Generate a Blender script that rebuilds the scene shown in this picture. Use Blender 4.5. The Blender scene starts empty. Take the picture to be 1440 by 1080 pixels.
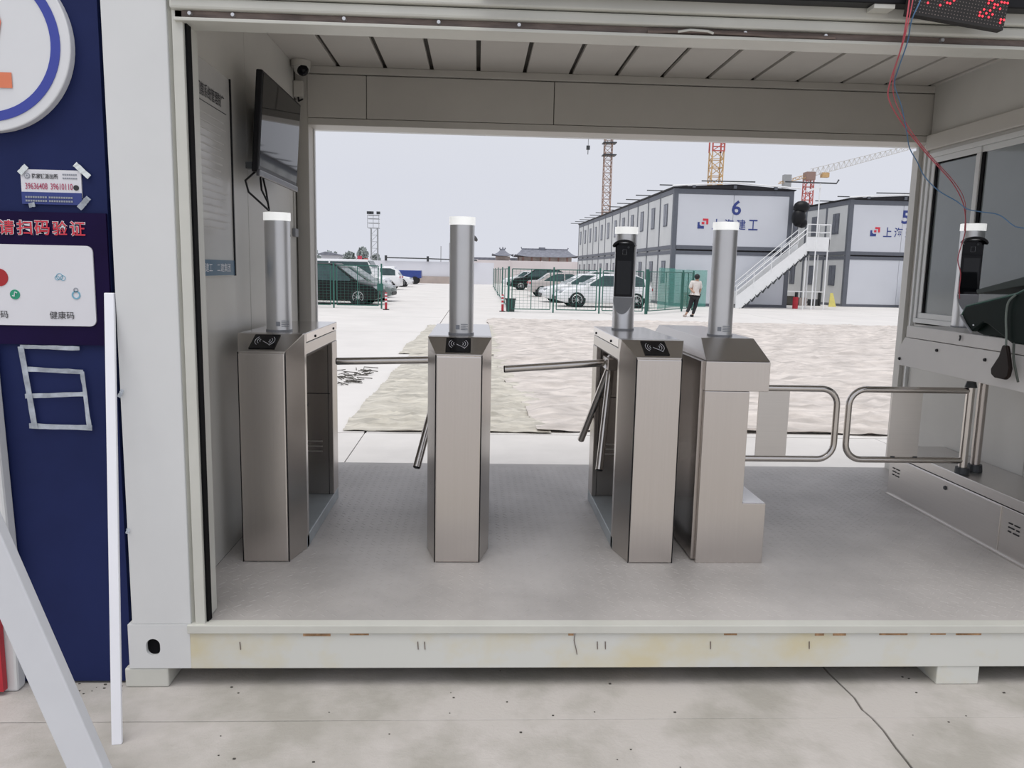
import bpy, bmesh, math, random
import numpy as np
from mathutils import Vector, Matrix, noise

random.seed(7)
S = bpy.context.scene
COL = S.collection
PI = math.pi

# ------------------------------------------------------------------ camera
def add_camera():
    pitch, yaw, roll, fpx = .144157, .047164, .0211894, 1100.29
    fw = Vector((math.sin(yaw)*math.cos(pitch), math.cos(yaw)*math.cos(pitch), -math.sin(pitch)))
    r = Vector((math.cos(yaw), -math.sin(yaw), 0)); d = fw.cross(r)
    c, s = math.cos(roll), math.sin(roll)
    R = r*c - d*s; D = r*s + d*c
    cam = bpy.data.cameras.new('camera'); o = bpy.data.objects.new('camera', cam); COL.objects.link(o)
    m = Matrix((R, -D, -fw)).transposed().to_4x4(); m.translation = Vector((0, -2.751, 1.55))
    o.matrix_world = m
    cam.sensor_width = 36; cam.lens = fpx*36/1440; cam.clip_start = .05; cam.clip_end = 1000
    S.camera = o
add_camera()

# ------------------------------------------------------------------ light
W = bpy.data.worlds.new('overcast'); S.world = W; W.use_nodes = True
nt = W.node_tree; bg = nt.nodes['Background']
tc = nt.nodes.new('ShaderNodeTexCoord'); mp = nt.nodes.new('ShaderNodeMapping'); mp.inputs['Scale'].default_value = (1.2, 1.2, 3)
nz = nt.nodes.new('ShaderNodeTexNoise'); nz.inputs['Scale'].default_value = 1.3; nz.inputs['Detail'].default_value = 4
mx = nt.nodes.new('ShaderNodeMix'); mx.data_type = 'RGBA'
mx.inputs[6].default_value = (.65, .67, .77, 1); mx.inputs[7].default_value = (.74, .76, .81, 1)
nt.links.new(tc.outputs['Generated'], mp.inputs[0]); nt.links.new(mp.outputs[0], nz.inputs['Vector'])
nt.links.new(nz.outputs['Fac'], mx.inputs[0]); nt.links.new(mx.outputs[2], bg.inputs['Color'])
bg.inputs['Strength'].default_value = 1.0
sun = bpy.data.lights.new('sun', 'SUN'); sun.energy = 2.0; sun.angle = math.radians(50); sun.color = (1, .965, .91)
so = bpy.data.objects.new('sun', sun); COL.objects.link(so); so.rotation_euler = (math.radians(14), math.radians(-10), 0)
S.view_settings.view_transform = 'Standard'; S.view_settings.look = 'None'
S.view_settings.gamma = 1; S.view_settings.exposure = 0.0; S.view_settings.use_curve_mapping = False

# ------------------------------------------------------------------ materials
def M(name, col, rough=.5, metal=0., var=.06, scale=6, stretch=(1, 1, 1), bump=0., bscale=40, bstretch=None,
      col2=None, lo=.35, hi=.65, emit=0, alpha=1., coat=0., spec=None):
    m = bpy.data.materials.new(name); m.use_nodes = True
    n = m.node_tree; b = n.nodes['Principled BSDF']; L = n.links.new
    b.inputs['Roughness'].default_value = rough; b.inputs['Metallic'].default_value = metal
    if spec is not None: b.inputs['Specular IOR Level'].default_value = spec
    if coat: b.inputs['Coat Weight'].default_value = coat; b.inputs['Coat Roughness'].default_value = .15
    t = n.nodes.new('ShaderNodeTexCoord'); mp = n.nodes.new('ShaderNodeMapping'); mp.inputs['Scale'].default_value = stretch
    L(t.outputs['Object'], mp.inputs[0])
    z = n.nodes.new('ShaderNodeTexNoise'); z.inputs['Scale'].default_value = scale; z.inputs['Detail'].default_value = 5
    z.inputs['Roughness'].default_value = .6
    L(mp.outputs[0], z.inputs['Vector'])
    r = n.nodes.new('ShaderNodeMapRange'); r.inputs[1].default_value = lo; r.inputs[2].default_value = hi
    L(z.outputs['Fac'], r.inputs[0])
    x = n.nodes.new('ShaderNodeMix'); x.data_type = 'RGBA'
    c2 = col2 or tuple(min(1, c*(1+var)) for c in col); c1 = col if col2 else tuple(c*(1-var) for c in col)
    x.inputs[6].default_value = (*c1, 1); x.inputs[7].default_value = (*c2, 1)
    L(r.outputs[0], x.inputs[0]); L(x.outputs[2], b.inputs['Base Color'])
    if emit:
        L(x.outputs[2], b.inputs['Emission Color']); b.inputs['Emission Strength'].default_value = emit
    if alpha < 1: b.inputs['Alpha'].default_value = alpha
    if bump:
        z2 = n.nodes.new('ShaderNodeTexNoise'); z2.inputs['Scale'].default_value = bscale; z2.inputs['Detail'].default_value = 4
        mp2 = n.nodes.new('ShaderNodeMapping'); mp2.inputs['Scale'].default_value = bstretch or stretch
        L(t.outputs['Object'], mp2.inputs[0]); L(mp2.outputs[0], z2.inputs['Vector'])
        bp = n.nodes.new('ShaderNodeBump'); bp.inputs['Strength'].default_value = bump; bp.inputs['Distance'].default_value = .01
        L(z2.outputs['Fac'], bp.inputs['Height']); L(bp.outputs[0], b.inputs['Normal'])
    return m

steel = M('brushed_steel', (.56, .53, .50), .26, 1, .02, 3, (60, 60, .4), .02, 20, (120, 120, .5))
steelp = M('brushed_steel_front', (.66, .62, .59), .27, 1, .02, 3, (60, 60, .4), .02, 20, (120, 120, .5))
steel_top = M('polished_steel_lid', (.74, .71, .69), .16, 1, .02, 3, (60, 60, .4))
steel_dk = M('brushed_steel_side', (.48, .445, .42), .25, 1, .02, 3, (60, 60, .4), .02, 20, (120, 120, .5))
tube_m = M('polished_tube', (.62, .59, .56), .17, 1, .03)
cab_m = M('cabinet_steel', (.66, .635, .61), .32, 1, .02, 4, (.6, .6, 60), .02, 20, (.5, .5, 120))
cyl_m = M('silver_paint', (.70, .705, .715), .36, .8, .02)
cut_m = M('grey_plastic', (.30, .31, .33), .45, 0, .03)
white_p = M('white_post_paint', (.70, .71, .71), .38, 0, .02, 3)
ledge_p = M('ledge_paint', (.68, .665, .645), .4, 0, .02, 3)
cream_p = M('cream_frame_paint', (.60, .60, .55), .4, 0, .05, 3)
wall_p = M('wall_panel_paint', (.585, .575, .54), .34, 0, .03, 2, bump=.02, bscale=3)
ceil_p = M('ceiling_paint', (.58, .553, .51), .5, 0, .03, 2)
head_p = M('header_paint', (.53, .51, .47), .45, 0, .03, 2)
beam_p = M('beam_paint_weathered', (.67, .675, .635), .45, 0, .1, 1.6, (1.6, 1, 2), col2=(.66, .60, .42), lo=.46, hi=.70)
rust_m = M('rust', (.40, .24, .13), .8, 0, .4, 30)
brown_m = M('brown_rail', (.15, .115, .10), .5, 0, .3, 8, (1, 6, 6))
blk = M('black_plastic', (.008, .008, .010), .4, 0, .1, spec=.25)
blkg = M('black_gloss', (.004, .004, .006), .06, 0, .1, spec=.2)
gap_m = M('dark_gap', (.07, .065, .055), .8, 0, .2)
capw = M('lit_white_cap', (.95, .96, .95), .3, 0, .01, emit=.55)
floor_m = M('floor_plate', (.48, .457, .44), .5, .1, .14, 1.6, bump=.03, bscale=30)
plate_m = M('base_plate_paint', (.40, .44, .46), .4, .2, .08, 8)
conc_f = M('concrete_front_dimmed', (.37, .352, .318), .85, 0, .12, 2.2, bump=.25, bscale=70, col2=(.50, .472, .447), lo=.40, hi=.58)  # darker than the yard concrete: weaker light in front put into the colour
conc_fl = M('concrete_front_damp', (.30, .31, .27), .85, 0, .12, 2.5, bump=.15, bscale=60, col2=(.47, .44, .40), lo=.38, hi=.62)
conc_b = M('concrete_pale', (.66, .64, .62), .85, 0, .05, .6, bump=.1, bscale=40)
conc_b2 = M('concrete_pale_apron', (.63, .61, .59), .85, 0, .06, 1.2, bump=.1, bscale=50)
base_m = M('ground_bed', (.50, .48, .45), .95, 0, .2, 1)
tarp_a = M('tarpaulin_olive', (.50, .475, .415), .75, 0, .24, 2.5, (1, 4, 1), .6, 10, (1, 2.6, 1))  # streaked tone stands in for shading along the wrinkles
tarp_c = M('tarpaulin_beige', (.56, .515, .48), .75, 0, .22, 1.6, (1, 4, 1), .6, 8, (1, 2.6, 1))  # darker streaks put crease shade into the cloth colour
navy = M('navy_panel', (.014, .022, .088), .5, 0, .12, 2, spec=.15)
purple = M('poster_purple', (.010, .004, .038), .45, 0, .15, 3, spec=.12)
paper = M('white_paper', (.74, .74, .78), .5, 0, .01)
sign_w = M('sign_white', (.74, .75, .77), .35, 0, .01)
sign_b = M('sign_blue', (.045, .065, .36), .35, 0, .03)
orange = M('sign_orange', (.76, .22, .11), .4, 0, .03)
red_t = M('red_print', (.62, .035, .06), .4, 0, .03)
ink = M('black_ink', (.03, .03, .035), .5, 0, .05)
grey_ink = M('grey_ink', (.30, .32, .36), .5, 0, .05)
mag_ink = M('magenta_ink', (.42, .06, .13), .5, 0, .1)
navy_ink = M('navy_ink', (.03, .05, .22), .5, 0, .05)
green_ink = M('green_ink', (.02, .30, .17), .5, 0, .05)
cyan_ink = M('cyan_ink', (.18, .42, .55), .5, 0, .05)
tape_m = M('tape', (.55, .60, .66), .3, 0, .25, 20, alpha=.62)
tape_w = M('white_tape', (.72, .77, .78), .4, 0, .05, 20)
strip_m = M('white_strip', (.86, .87, .92), .3, 0, .01)
board_m = M('white_board', (.66, .675, .71), .4, 0, .02)
red_m = M('red_board', (.45, .02, .035), .5, 0, .1)
notice_m = M('notice_face', (.56, .555, .54), .2, 0, .04, 2)
notice_b = M('notice_strip', (.05, .13, .22), .3, 0, .04)
alu = M('window_frame_white', (.66, .67, .66), .4, 0, .02)
glass_b = M('booth_glass', (.21, .235, .24), .06, 0, .06, 1.2, coat=.3)
gasket = M('rubber_and_hole_shade', (.006, .006, .007), .7, spec=.1)
screen_m = M('tv_screen', (.006, .007, .009), .04, 0, .02, spec=.35)
led_bk = M('led_board_black', (.016, .014, .013), .6, 0, .2, 60)
led_on = M('led_red_lit', (1, .03, .05), .5, 0, .02, emit=2.2)
led_off = M('led_lens', (.16, .13, .12), .3, 0, .2)
wire_r = M('red_wire', (.55, .10, .13), .5, 0, .05)
wire_b = M('blue_wire', (.09, .20, .36), .5, 0, .05)
dkgreen = M('dark_green_case', (.003, .010, .008), .5, 0, .2, 8, spec=.12)
dkgrn2 = M('green_rim', (.025, .10, .07), .4, 0, .2, 8)
brownblk = M('brown_black_rubber', (.010, .005, .004), .4, 0, .2, 8, spec=.2)
bwhite = M('module_panel_white', (.60, .62, .67), .5, 0, .02, .6)
bside = M('module_panel_side', (.62, .63, .63), .5, 0, .05, .7)
bgrey = M('module_frame_grey', (.115, .125, .15), .5, 0, .05)
broof = M('module_roof_black', (.01, .01, .015), .6)
bwin = M('module_window', (.13, .14, .17), .2, 0, .15, 3)
stair_w = M('stair_white', (.78, .79, .80), .5, 0, .02)
dkmetal = M('dark_metal', (.06, .065, .07), .5, .5, .1)
green_f = M('fence_green', (.025, .12, .095), .45, 0, .1)
green_n = M('green_netting', (.10, .40, .33), .7, 0, .15, 2, alpha=.38)
skin_m = M('skin', (.45, .28, .20), .6)
shirt_m = M('beige_shirt', (.62, .58, .55), .8, 0, .08, 6)
trouser_m = M('black_trousers', (.015, .015, .018), .8)
hair_m = M('black_hair', (.006, .006, .008), .6)
glass_c = M('car_glass', (.04, .07, .075), .08, 0, .2, 3)
tyre_m = M('tyre', (.014, .014, .015), .8)
rim_m = M('alloy_rim', (.55, .56, .57), .3, .8, .05)
far_wall = M('perimeter_wall_white', (.70, .71, .76), .8, 0, .04, .2)
far_pink = M('perimeter_wall_pink', (.72, .66, .66), .8, 0, .05, .2)
far_brown = M('low_bank', (.42, .36, .33), .9, 0, .2, .3)
roof_t = M('grey_roof_tiles', (.20, .21, .25), .8, 0, .2, 2)
temple_w = M('temple_wall', (.42, .36, .34), .8, 0, .2, .8)
temple_r = M('temple_red', (.34, .20, .18), .8, 0, .3, .8)
crane_y = M('crane_ochre', (.55, .36, .17), .6, 0, .15, 1)
crane_r = M('crane_red', (.50, .12, .10), .6, 0, .15, 1)
tree_m = M('hazy_foliage', (.34, .38, .37), .9, 0, .25, 1)
tower_m = M('tower_grey', (.33, .34, .35), .6)

# ------------------------------------------------------------------ geometry helpers
ORG = {}
class MB:
    def __init__(s): s.v = []; s.f = []
    def add(s, vs, fs):
        o = len(s.v); s.v += [Vector(v) for v in vs]; s.f += [tuple(i+o for i in f) for f in fs]; return s
    def box(s, x0, x1, y0, y1, z0, z1):
        return s.add([(x, y, z) for z in (z0, z1) for y in (y0, y1) for x in (x0, x1)],
                     [(0, 2, 3, 1), (4, 5, 7, 6), (0, 1, 5, 4), (2, 6, 7, 3), (0, 4, 6, 2), (1, 3, 7, 5)])
    def prism(s, pts, ax, a, b):
        n = len(pts)
        def P(p, t):
            return {'x': (t, p[0], p[1]), 'y': (p[0], t, p[1]), 'z': (p[0], p[1], t)}[ax]
        return s.add([P(p, a) for p in pts] + [P(p, b) for p in pts],
                     [tuple(range(n))[::-1], tuple(range(n, 2*n))] + [(i, (i+1) % n, n+(i+1) % n, n+i) for i in range(n)])
    def loft(s, rings, cap=True):
        n = len(rings[0]); vs = [p for r in rings for p in r]; fs = []
        for k in range(len(rings)-1):
            for i in range(n):
                j = (i+1) % n; fs.append((k*n+i, k*n+j, (k+1)*n+j, (k+1)*n+i))
        if cap: fs += [tuple(range(n))[::-1], tuple(range((len(rings)-1)*n, len(rings)*n))]
        return s.add(vs, fs)
    def tube(s, pts, r, n=10, closed=False):
        pts = [Vector(p) for p in pts]; rings = []; m = len(pts); prev = None
        for i, p in enumerate(pts):
            if closed: t = pts[(i+1) % m]-pts[i-1]
            else: t = pts[min(i+1, m-1)]-pts[max(i-1, 0)]
            t.normalize()
            if prev is None:
                a = Vector((0, 0, 1)) if abs(t.z) < .9 else Vector((1, 0, 0)); u = t.cross(a).normalized()
            else: u = (prev - t*prev.dot(t)).normalized()
            prev = u; w = t.cross(u); rr = r[i] if isinstance(r, (list, tuple)) else r
            rings.append([p+(u*math.cos(2*PI*k/n)+w*math.sin(2*PI*k/n))*rr for k in range(n)])
        if closed: rings.append(rings[0]); return s.loft(rings, False)
        return s.loft(rings)
    def cyl(s, p0, p1, r0, r1=None, n=24): return s.tube([p0, p1], [r0, r0 if r1 is None else r1], n)
    def bar(s, p0, p1, w, h=None):
        h = h or w; p0 = Vector(p0); p1 = Vector(p1); t = (p1-p0).normalized()
        a = Vector((0, 0, 1)) if abs(t.z) < .95 else Vector((0, 1, 0)); u = t.cross(a).normalized(); q = u.cross(t)
        return s.loft([[p+u*i*w/2+q*j*h/2 for i, j in ((-1, -1), (1, -1), (1, 1), (-1, 1))] for p in (p0, p1)])
    def sphere(s, c, r, n=12, sc=(1, 1, 1)):
        c = Vector(c)
        return s.loft([[c+Vector((r*sc[0]*math.sin(a)*math.cos(2*PI*k/n), r*sc[1]*math.sin(a)*math.sin(2*PI*k/n), -r*sc[2]*math.cos(a))) for k in range(n)]
                       for a in [PI*(i+.02)/(n/2+.04) for i in range(n//2+1)]])
    def xf(s, m): s.v = [m @ v for v in s.v]; return s
    def build(s, name, mat, parent=None, bevel=0, smooth=False):
        off = ORG.get(parent.name, Vector()) if parent else Vector()
        me = bpy.data.meshes.new(name); me.from_pydata([tuple(v-off) for v in s.v], [], s.f)
        bm = bmesh.new(); bm.from_mesh(me); bmesh.ops.recalc_face_normals(bm, faces=bm.faces); bm.to_mesh(me); bm.free()
        me.materials.append(mat); o = bpy.data.objects.new(name, me); COL.objects.link(o)
        if smooth: me.shade_smooth(); me.set_sharp_from_angle(angle=math.radians(40))
        if parent: o.parent = parent; ORG[o.name] = off
        if bevel:
            b = o.modifiers.new('b', 'BEVEL'); b.width = bevel; b.segments = 2; b.limit_method = 'ANGLE'; b.angle_limit = math.radians(35)
        return o
def tag(o, label=None, cat=None, group=None, kind=None):
    for k, v in (('label', label), ('category', cat), ('group', group), ('kind', kind)):
        if v: o[k] = v
    return o
def root(name, label, cat, loc=(0, 0, 0), group=None, kind=None):
    o = bpy.data.objects.new(name, None); COL.objects.link(o); o.location = loc; o.empty_display_size = .1
    ORG[o.name] = Vector(loc); return tag(o, label, cat, group, kind)
def local(name, label, cat, group=None):
    o = root(name, label, cat, (0, 0, 0), group); return o
def place(o, loc, rz=0): o.location = loc; o.rotation_euler = (0, 0, rz); return o
def copy_tree(o, parent=None):
    c = o.copy(); COL.objects.link(c); c.parent = parent
    ORG[c.name] = ORG.get(o.name, Vector())
    for ch in list(o.children): copy_tree(ch, c)
    return c
def struct(o): o['kind'] = 'structure'; return o
def lettering(s, p, U, V, mat, parent, name='lettering', bold=0., depth=0.002, lab=None):
    """text mapped to the rectangle p, p+U, p+V"""
    c = bpy.data.curves.new('t', 'FONT'); c.body = s; c.offset = bold; c.resolution_u = 3
    o = bpy.data.objects.new('t', c); COL.objects.link(o); bpy.context.view_layer.update()
    dg = bpy.context.evaluated_depsgraph_get(); me = bpy.data.meshes.new_from_object(o.evaluated_get(dg))
    COL.objects.unlink(o); bpy.data.objects.remove(o)
    co = np.zeros(len(me.vertices)*3); me.vertices.foreach_get('co', co); co = co.reshape(-1, 3)
    lo, hi = co.min(0), co.max(0); w = max(hi[0]-lo[0], 1e-6); h = max(hi[1]-lo[1], 1e-6)
    p, U, V = Vector(p), Vector(U), Vector(V); N = U.cross(V).normalized()
    off = ORG.get(parent.name, Vector()) if parent else Vector()
    vs = [p-off+N*depth+U*((x-lo[0])/w)+V*((y-lo[1])/h) for x, y, _ in co]
    nm = bpy.data.meshes.new(name); nm.from_pydata([tuple(v) for v in vs], [], [tuple(q.vertices) for q in me.polygons])
    nm.materials.append(mat); ob = bpy.data.objects.new(name, nm); COL.objects.link(ob)
    if parent: ob.parent = parent; ORG[ob.name] = off
    bpy.data.meshes.remove(me); return tag(ob, lab)
def disc(c, r, y0, y1, n=48, r_in=None):
    m = MB(); ring = lambda r, y: [(c[0]+r*math.cos(2*PI*k/n), y, c[1]+r*math.sin(2*PI*k/n)) for k in range(n)]
    if r_in is None: return m.loft([ring(r, y0), ring(r, y1)])
    a, b, cc, d = ring(r, y0), ring(r, y1), ring(r_in, y1), ring(r_in, y0)
    m.loft([a, b, cc, d, a], False); return m
def rounded(x0, x1, z0, z1, r, n=6):
    pts = []
    for cx, cz, a0 in ((x1-r, z0+r, -90), (x1-r, z1-r, 0), (x0+r, z1-r, 90), (x0+r, z0+r, 180)):
        pts += [(cx+r*math.cos(math.radians(a0+90*k/n)), cz+r*math.sin(math.radians(a0+90*k/n))) for k in range(n+1)]
    return pts

F = .243          # interior floor level
XL, XR, YB = -1.12, 2.86, 2.28

# ================================================================== GROUND
ground = struct(MB().box(-150, 200, -40, 260, -.3, -.035).build('ground', base_m))
tag(ground, 'pale concrete yard with joints around the gate container', 'ground')
G = .004
def slab(pts, mat): return MB().prism(pts, 'z', -.035, 0).build('slab', mat, ground, bevel=.003)
crack = [(1.413, .09), (1.429, -.09), (1.419, -.17), (1.428, -.222)]
crack2 = [(1.428, -.222), (1.43, -.30), (1.42, -.40), (1.418, -.46), (1.413, -.53), (1.41, -1.2), (1.41, -4.4)]
L_ = lambda c, d: [(x+d, y) for x, y in c]
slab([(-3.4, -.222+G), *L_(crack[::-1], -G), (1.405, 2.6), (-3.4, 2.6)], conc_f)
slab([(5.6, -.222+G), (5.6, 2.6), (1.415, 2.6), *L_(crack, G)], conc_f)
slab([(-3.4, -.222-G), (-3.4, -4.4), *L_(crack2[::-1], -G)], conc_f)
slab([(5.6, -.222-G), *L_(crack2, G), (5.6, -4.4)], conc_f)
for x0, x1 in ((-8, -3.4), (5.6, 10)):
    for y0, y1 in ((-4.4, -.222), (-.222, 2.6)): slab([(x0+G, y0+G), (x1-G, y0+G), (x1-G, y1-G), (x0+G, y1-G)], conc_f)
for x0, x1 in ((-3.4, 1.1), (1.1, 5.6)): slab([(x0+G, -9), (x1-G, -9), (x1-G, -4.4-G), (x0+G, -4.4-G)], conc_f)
xs = [-11, -6.0, -1.04, 3.9, 8.9, 13.9]
for a, b in zip(xs, xs[1:]): slab([(a+G, 2.6+G), (b-G, 2.6+G), (b-G, 4.56-G), (a+G, 4.56-G)], conc_b2)
me_sl = None
for i in range(11):
    for j in range(14):
        if me_sl is None:
            o = MB().box(.012, 5.988, .012, 5.988, -.035, 0).build('slab', conc_b, ground); me_sl = o.data
        else:
            o = bpy.data.objects.new('slab', me_sl); COL.objects.link(o); o.parent = ground
        o.location = (-31.04+i*6, 4.56+j*6, 0)

def tarp(name, label, x0, x1, y0, y1, nx, ny, amp, mat, edge, sx, sy, seed, zb=.012):
    vs = []
    for j in range(ny+1):
        for i in range(nx+1):
            u, v = i/nx, (j/ny)**1.5
            y = y0+(y1-y0)*v; xl = x0(v); xr = x1(v); x = xl+(xr-xl)*u
            e = edge*(noise.noise((x*1.7, seed, y*1.2))); d = min(u*(xr-xl), (1-u)*(xr-xl), v*(y1-y0), (1-v)*(y1-y0))
            if j == 0 or j == ny: y += e
            if i == 0 or i == nx: x += e*.7
            dx = noise.noise((x*.4, y*.4, seed))*1.2; dy = noise.noise((x*.7, y*.7, seed+3))*.6
            wv = max(0, 1-abs(noise.noise((x*sx*.8+y*.3+dx, y*sy*.8+dy, seed)))*6)
            w2 = max(0, 1-abs(noise.noise((x*sx*1.6-y*.5+dx, y*sy*2+dy, seed+7)))*5)
            w3 = max(0, 1-abs(noise.noise((x*sx*4+y*.8, y*sy*4.5, seed)))*3)
            z = zb+amp*(wv**1.3*.5+w2*.5+w3*.28)+amp*.4*noise.noise((x*.7+dx, y*1.1, seed+5))
            z = max(zb*.6, z*min(1, .35+d*3)) if d > 0 else max(.003, z*.55)
            vs.append((x, y, z))
    fs = [(j*(nx+1)+i, j*(nx+1)+i+1, (j+1)*(nx+1)+i+1, (j+1)*(nx+1)+i) for j in range(ny) for i in range(nx)]
    return tag(MB().add(vs, fs).build(name, mat, smooth=True), label, 'tarpaulin', 'tarpaulins on the yard')
tarp('tarpaulin', 'olive crinkled tarpaulin strip behind the two leftmost turnstiles', lambda v: -1.28+.1*v, lambda v: .75, 4.62, 11.4, 60, 170, .055, tarp_a, .06, 1.1, 2.4, 3)
tarp('tarpaulin', 'small grey rear sheet lying beyond the olive tarpaulin', lambda v: -1.40+.1*v, lambda v: .6, 11.5, 18.8, 40, 80, .06, tarp_a, .12, .8, 1.6, 9)
tarp('tarpaulin', 'large beige crinkled tarpaulin covering the yard behind the swing gate', lambda v: .62-.3*min(1, v*3), lambda v: 12+7*v, 4.72, 22, 320, 300, .07, tarp_c, .12, .55, 1.5, 17, .02)
# loose debris beside the olive sheet
d = MB()
for k in range(40):
    x = -1.55-random.random()*.75*(.4+.6*random.random()); y = 7.3+random.random()*2.0
    d.tube([(x, y, .008), (x+.1*random.uniform(-1, 1), y+.12*random.uniform(-1, 1), .03), (x+.2*random.uniform(-1, 1), y+.2*random.uniform(-1, 1), .008)], .006, 4)
tag(d.build('debris', gap_m), 'dark shredded scraps on pale concrete beside olive tarpaulin', 'debris', kind='stuff')
d = MB()
for k in range(60):
    x, y = random.uniform(-1.8, -1.25), random.uniform(-.05, .03)
    if random.random() < .5: x, y = random.uniform(-.9, 2.2), random.uniform(-.5, .12)
    s_ = random.uniform(.002, .006); d.box(x, x+s_*1.6, y, y+s_, 0, s_*.6)
tag(d.build('grit', gap_m), 'small bits of grit on the concrete in front of the container', 'grit', kind='stuff')

# ================================================================== CONTAINER SHELL (structure)
fl = struct(MB().box(XL, 4.8, .03, 2.45, .20, F).build('floor', floor_m)); tag(fl, 'grey chequer plate floor of the gate container', 'floor')
tr = MB(); p = .043; k = 0
for i in range(int(3.86/p)):
    for j in range(int(2.34/p)):
        cx, cy = -1.10+i*p+p/2, .06+j*p+p/2; a = PI/4 if ((i//2)+(j//2)) % 2 else -PI/4
        ux, uy = math.cos(a)*.015, math.sin(a)*.015; wx, wy = -math.sin(a)*.0042, math.cos(a)*.0042
        tr.add([(cx-ux-wx, cy-uy-wy, F), (cx+ux-wx, cy+uy-wy, F), (cx+ux+wx, cy+uy+wy, F), (cx-ux+wx, cy-uy+wy, F),
                (cx-ux*.8, cy-uy*.8, F+.0014), (cx+ux*.8, cy+uy*.8, F+.0014)], [(0, 1, 5, 4), (2, 3, 4, 5), (1, 2, 5), (3, 0, 4)])
tag(tr.build('tread_pattern', floor_m, fl), kind='stuff')
# sill lip and bottom rail
t1 = root('trim_1', 'weathered off-white bottom rail of container with lifting hole and feet', 'rail', kind='structure')
MB().box(-1.03, 4.9, -.004, .10, .075, .214).build('rail', beam_p, t1, bevel=.003)
MB().box(-1.035, 4.9, -.014, .035, .216, F+.004).build('sill_lip', cream_p, t1, bevel=.002)
cb = MB().box(-1.252, -1.03, -.002, .16, .076, .245).build('corner_block', white_p, t1)
ct = MB().prism(rounded(-1.189, -1.139, .125, .19, .0245), 'y', -.05, .12).build('cutter', blk)
bo = cb.modifiers.new('c', 'BOOLEAN'); bo.object = ct; bo.operation = 'DIFFERENCE'; bo.solver = 'EXACT'
bpy.context.view_layer.update(); nm = bpy.data.meshes.new_from_object(cb.evaluated_get(bpy.context.evaluated_depsgraph_get()))
cb.modifiers.clear(); cb.data = nm; COL.objects.unlink(ct); bpy.data.objects.remove(ct)
MB().box(-1.20, -1.13, .012, .158, .11, .2).build('hole_shade', gasket, t1)  # black block just inside the hole, paints its shaded depth
MB().box(-1.272, -1.115, .0, .15, 0, .074).build('foot', cream_p, t1, bevel=.006)
MB().box(1.795, 1.962, 0, .16, 0, .08).build('foot', beam_p, t1, bevel=.004)
MB().box(-1.25, 4.9, 2.36, 2.45, .0, .235).build('rail', beam_p, t1)  # unseen rear rail carried down to the ground to keep the underside dark
MB().box(-1.25, -1.16, .16, 2.36, .0, .235).build('rail', beam_p, t1)
MB().box(4.8, 4.9, .16, 2.36, .0, .235).build('rail', beam_p, t1)
r_ = MB()
for x, w in ((1.30, .035), (1.37, .05), (1.55, .11), (1.75, .06), (-.62, .1), (-.45, .07), (.36, .02), (1.85, .1), (.95, .05)):
    r_.box(x, x+w, -.0055, 0, .206-.004*random.random(), .2155)
tag(r_.build('rust_spots', rust_m, t1), 'rust stains under the sill lip')
r_ = MB()
for x in (-.2, -.175, .47, .5, .9, 1.28, -.85): r_.bar((x, -.006, .18), (x+.002, -.006, .15), .003, .002)
r_.tube([(.385, -.007, .213), (.382, -.007, .185), (.39, -.008, .155), (.395, -.008, .13)], .0015, 5)
tag(r_.build('scratch', brown_m, t1), kind='stuff')
# left front post
t2 = root('trim_2', 'tall white front corner post of the container', 'post', kind='structure')
MB().box(-1.237, -1.026, 0, .14, .245, 2.85).build('post_face', white_p, t2, bevel=.004)
MB().prism([(-1.026, .012), (-1.012, .03), (-1.012, .14), (-1.026, .14)], 'z', .245, 2.85).build('post_groove', cream_p, t2)
MB().box(-1.012, -.976, .004, .14, .245, 2.85).build('flange', cream_p, t2, bevel=.003)
MB().box(-.976, -.969, .02, .06, F, 2.36).build('seal', gasket, t2)
MB().prism([(-1.255, .42), (-1.237, .30)], 'z', 0, .1) if 0 else None
# right front post (outside the view) and booth corner
t3 = struct(MB().box(4.69, 4.9, 0, .14, 0, 2.85).build('trim_3', white_p))
# top front beam
t4 = root('trim_4', 'cream stepped top beam over container opening', 'beam', kind='structure')
MB().box(-1.012, 4.7, -.03, .12, 2.408, 2.85).build('upper_band', cream_p, t4, bevel=.006)
MB().box(-1.012, 4.7, -.016, .12, 2.370, 2.405).build('lower_band', cream_p, t4, bevel=.008)
MB().box(-1.0, 4.7, .004, .10, 2.346, 2.369).build('brown_channel', brown_m, t4)
MB().box(-1.0, 4.7, -.012, .10, 2.334, 2.345).build('lip', cream_p, t4, bevel=.002)
for x in (-.95, -.811, -.45, -.139, .128, .892, 1.169, 1.576):
    MB().cyl((x, .006, 2.359), (x, -.008, 2.359), .008, .006, 10).add([], []).build('screw', cyl_m, t4)
cbt = MB().tube([(.56, -.004, 2.352), (.72, -.012, 2.356), (.9, -.008, 2.354), (.98, -.014, 2.35), (1.2, -.01, 2.352)], .006, 6)
cbt.build('loose_seal', brown_m, t4)
MB().tube([(.66, -.016, 2.352), (.70, -.02, 2.358), (.76, -.02, 2.356), (.78, -.018, 2.35)], .004, 6).build('cable_end', cream_p, t4)
# black sign box over the beam
bx = tag(MB().box(.0, 4.6, -.09, -.032, 2.442, 2.72).build('sign_box', blk, bevel=.004), 'long black sign box mounted along the top beam', 'sign box')
MB().box(1.29, 1.36, -.085, -.034, 2.428, 2.441).build('bracket', cream_p, bx)
MB().box(-.52, -.44, -.05, -.032, 2.445, 2.455).build('clip', cream_p, t4)
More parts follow.
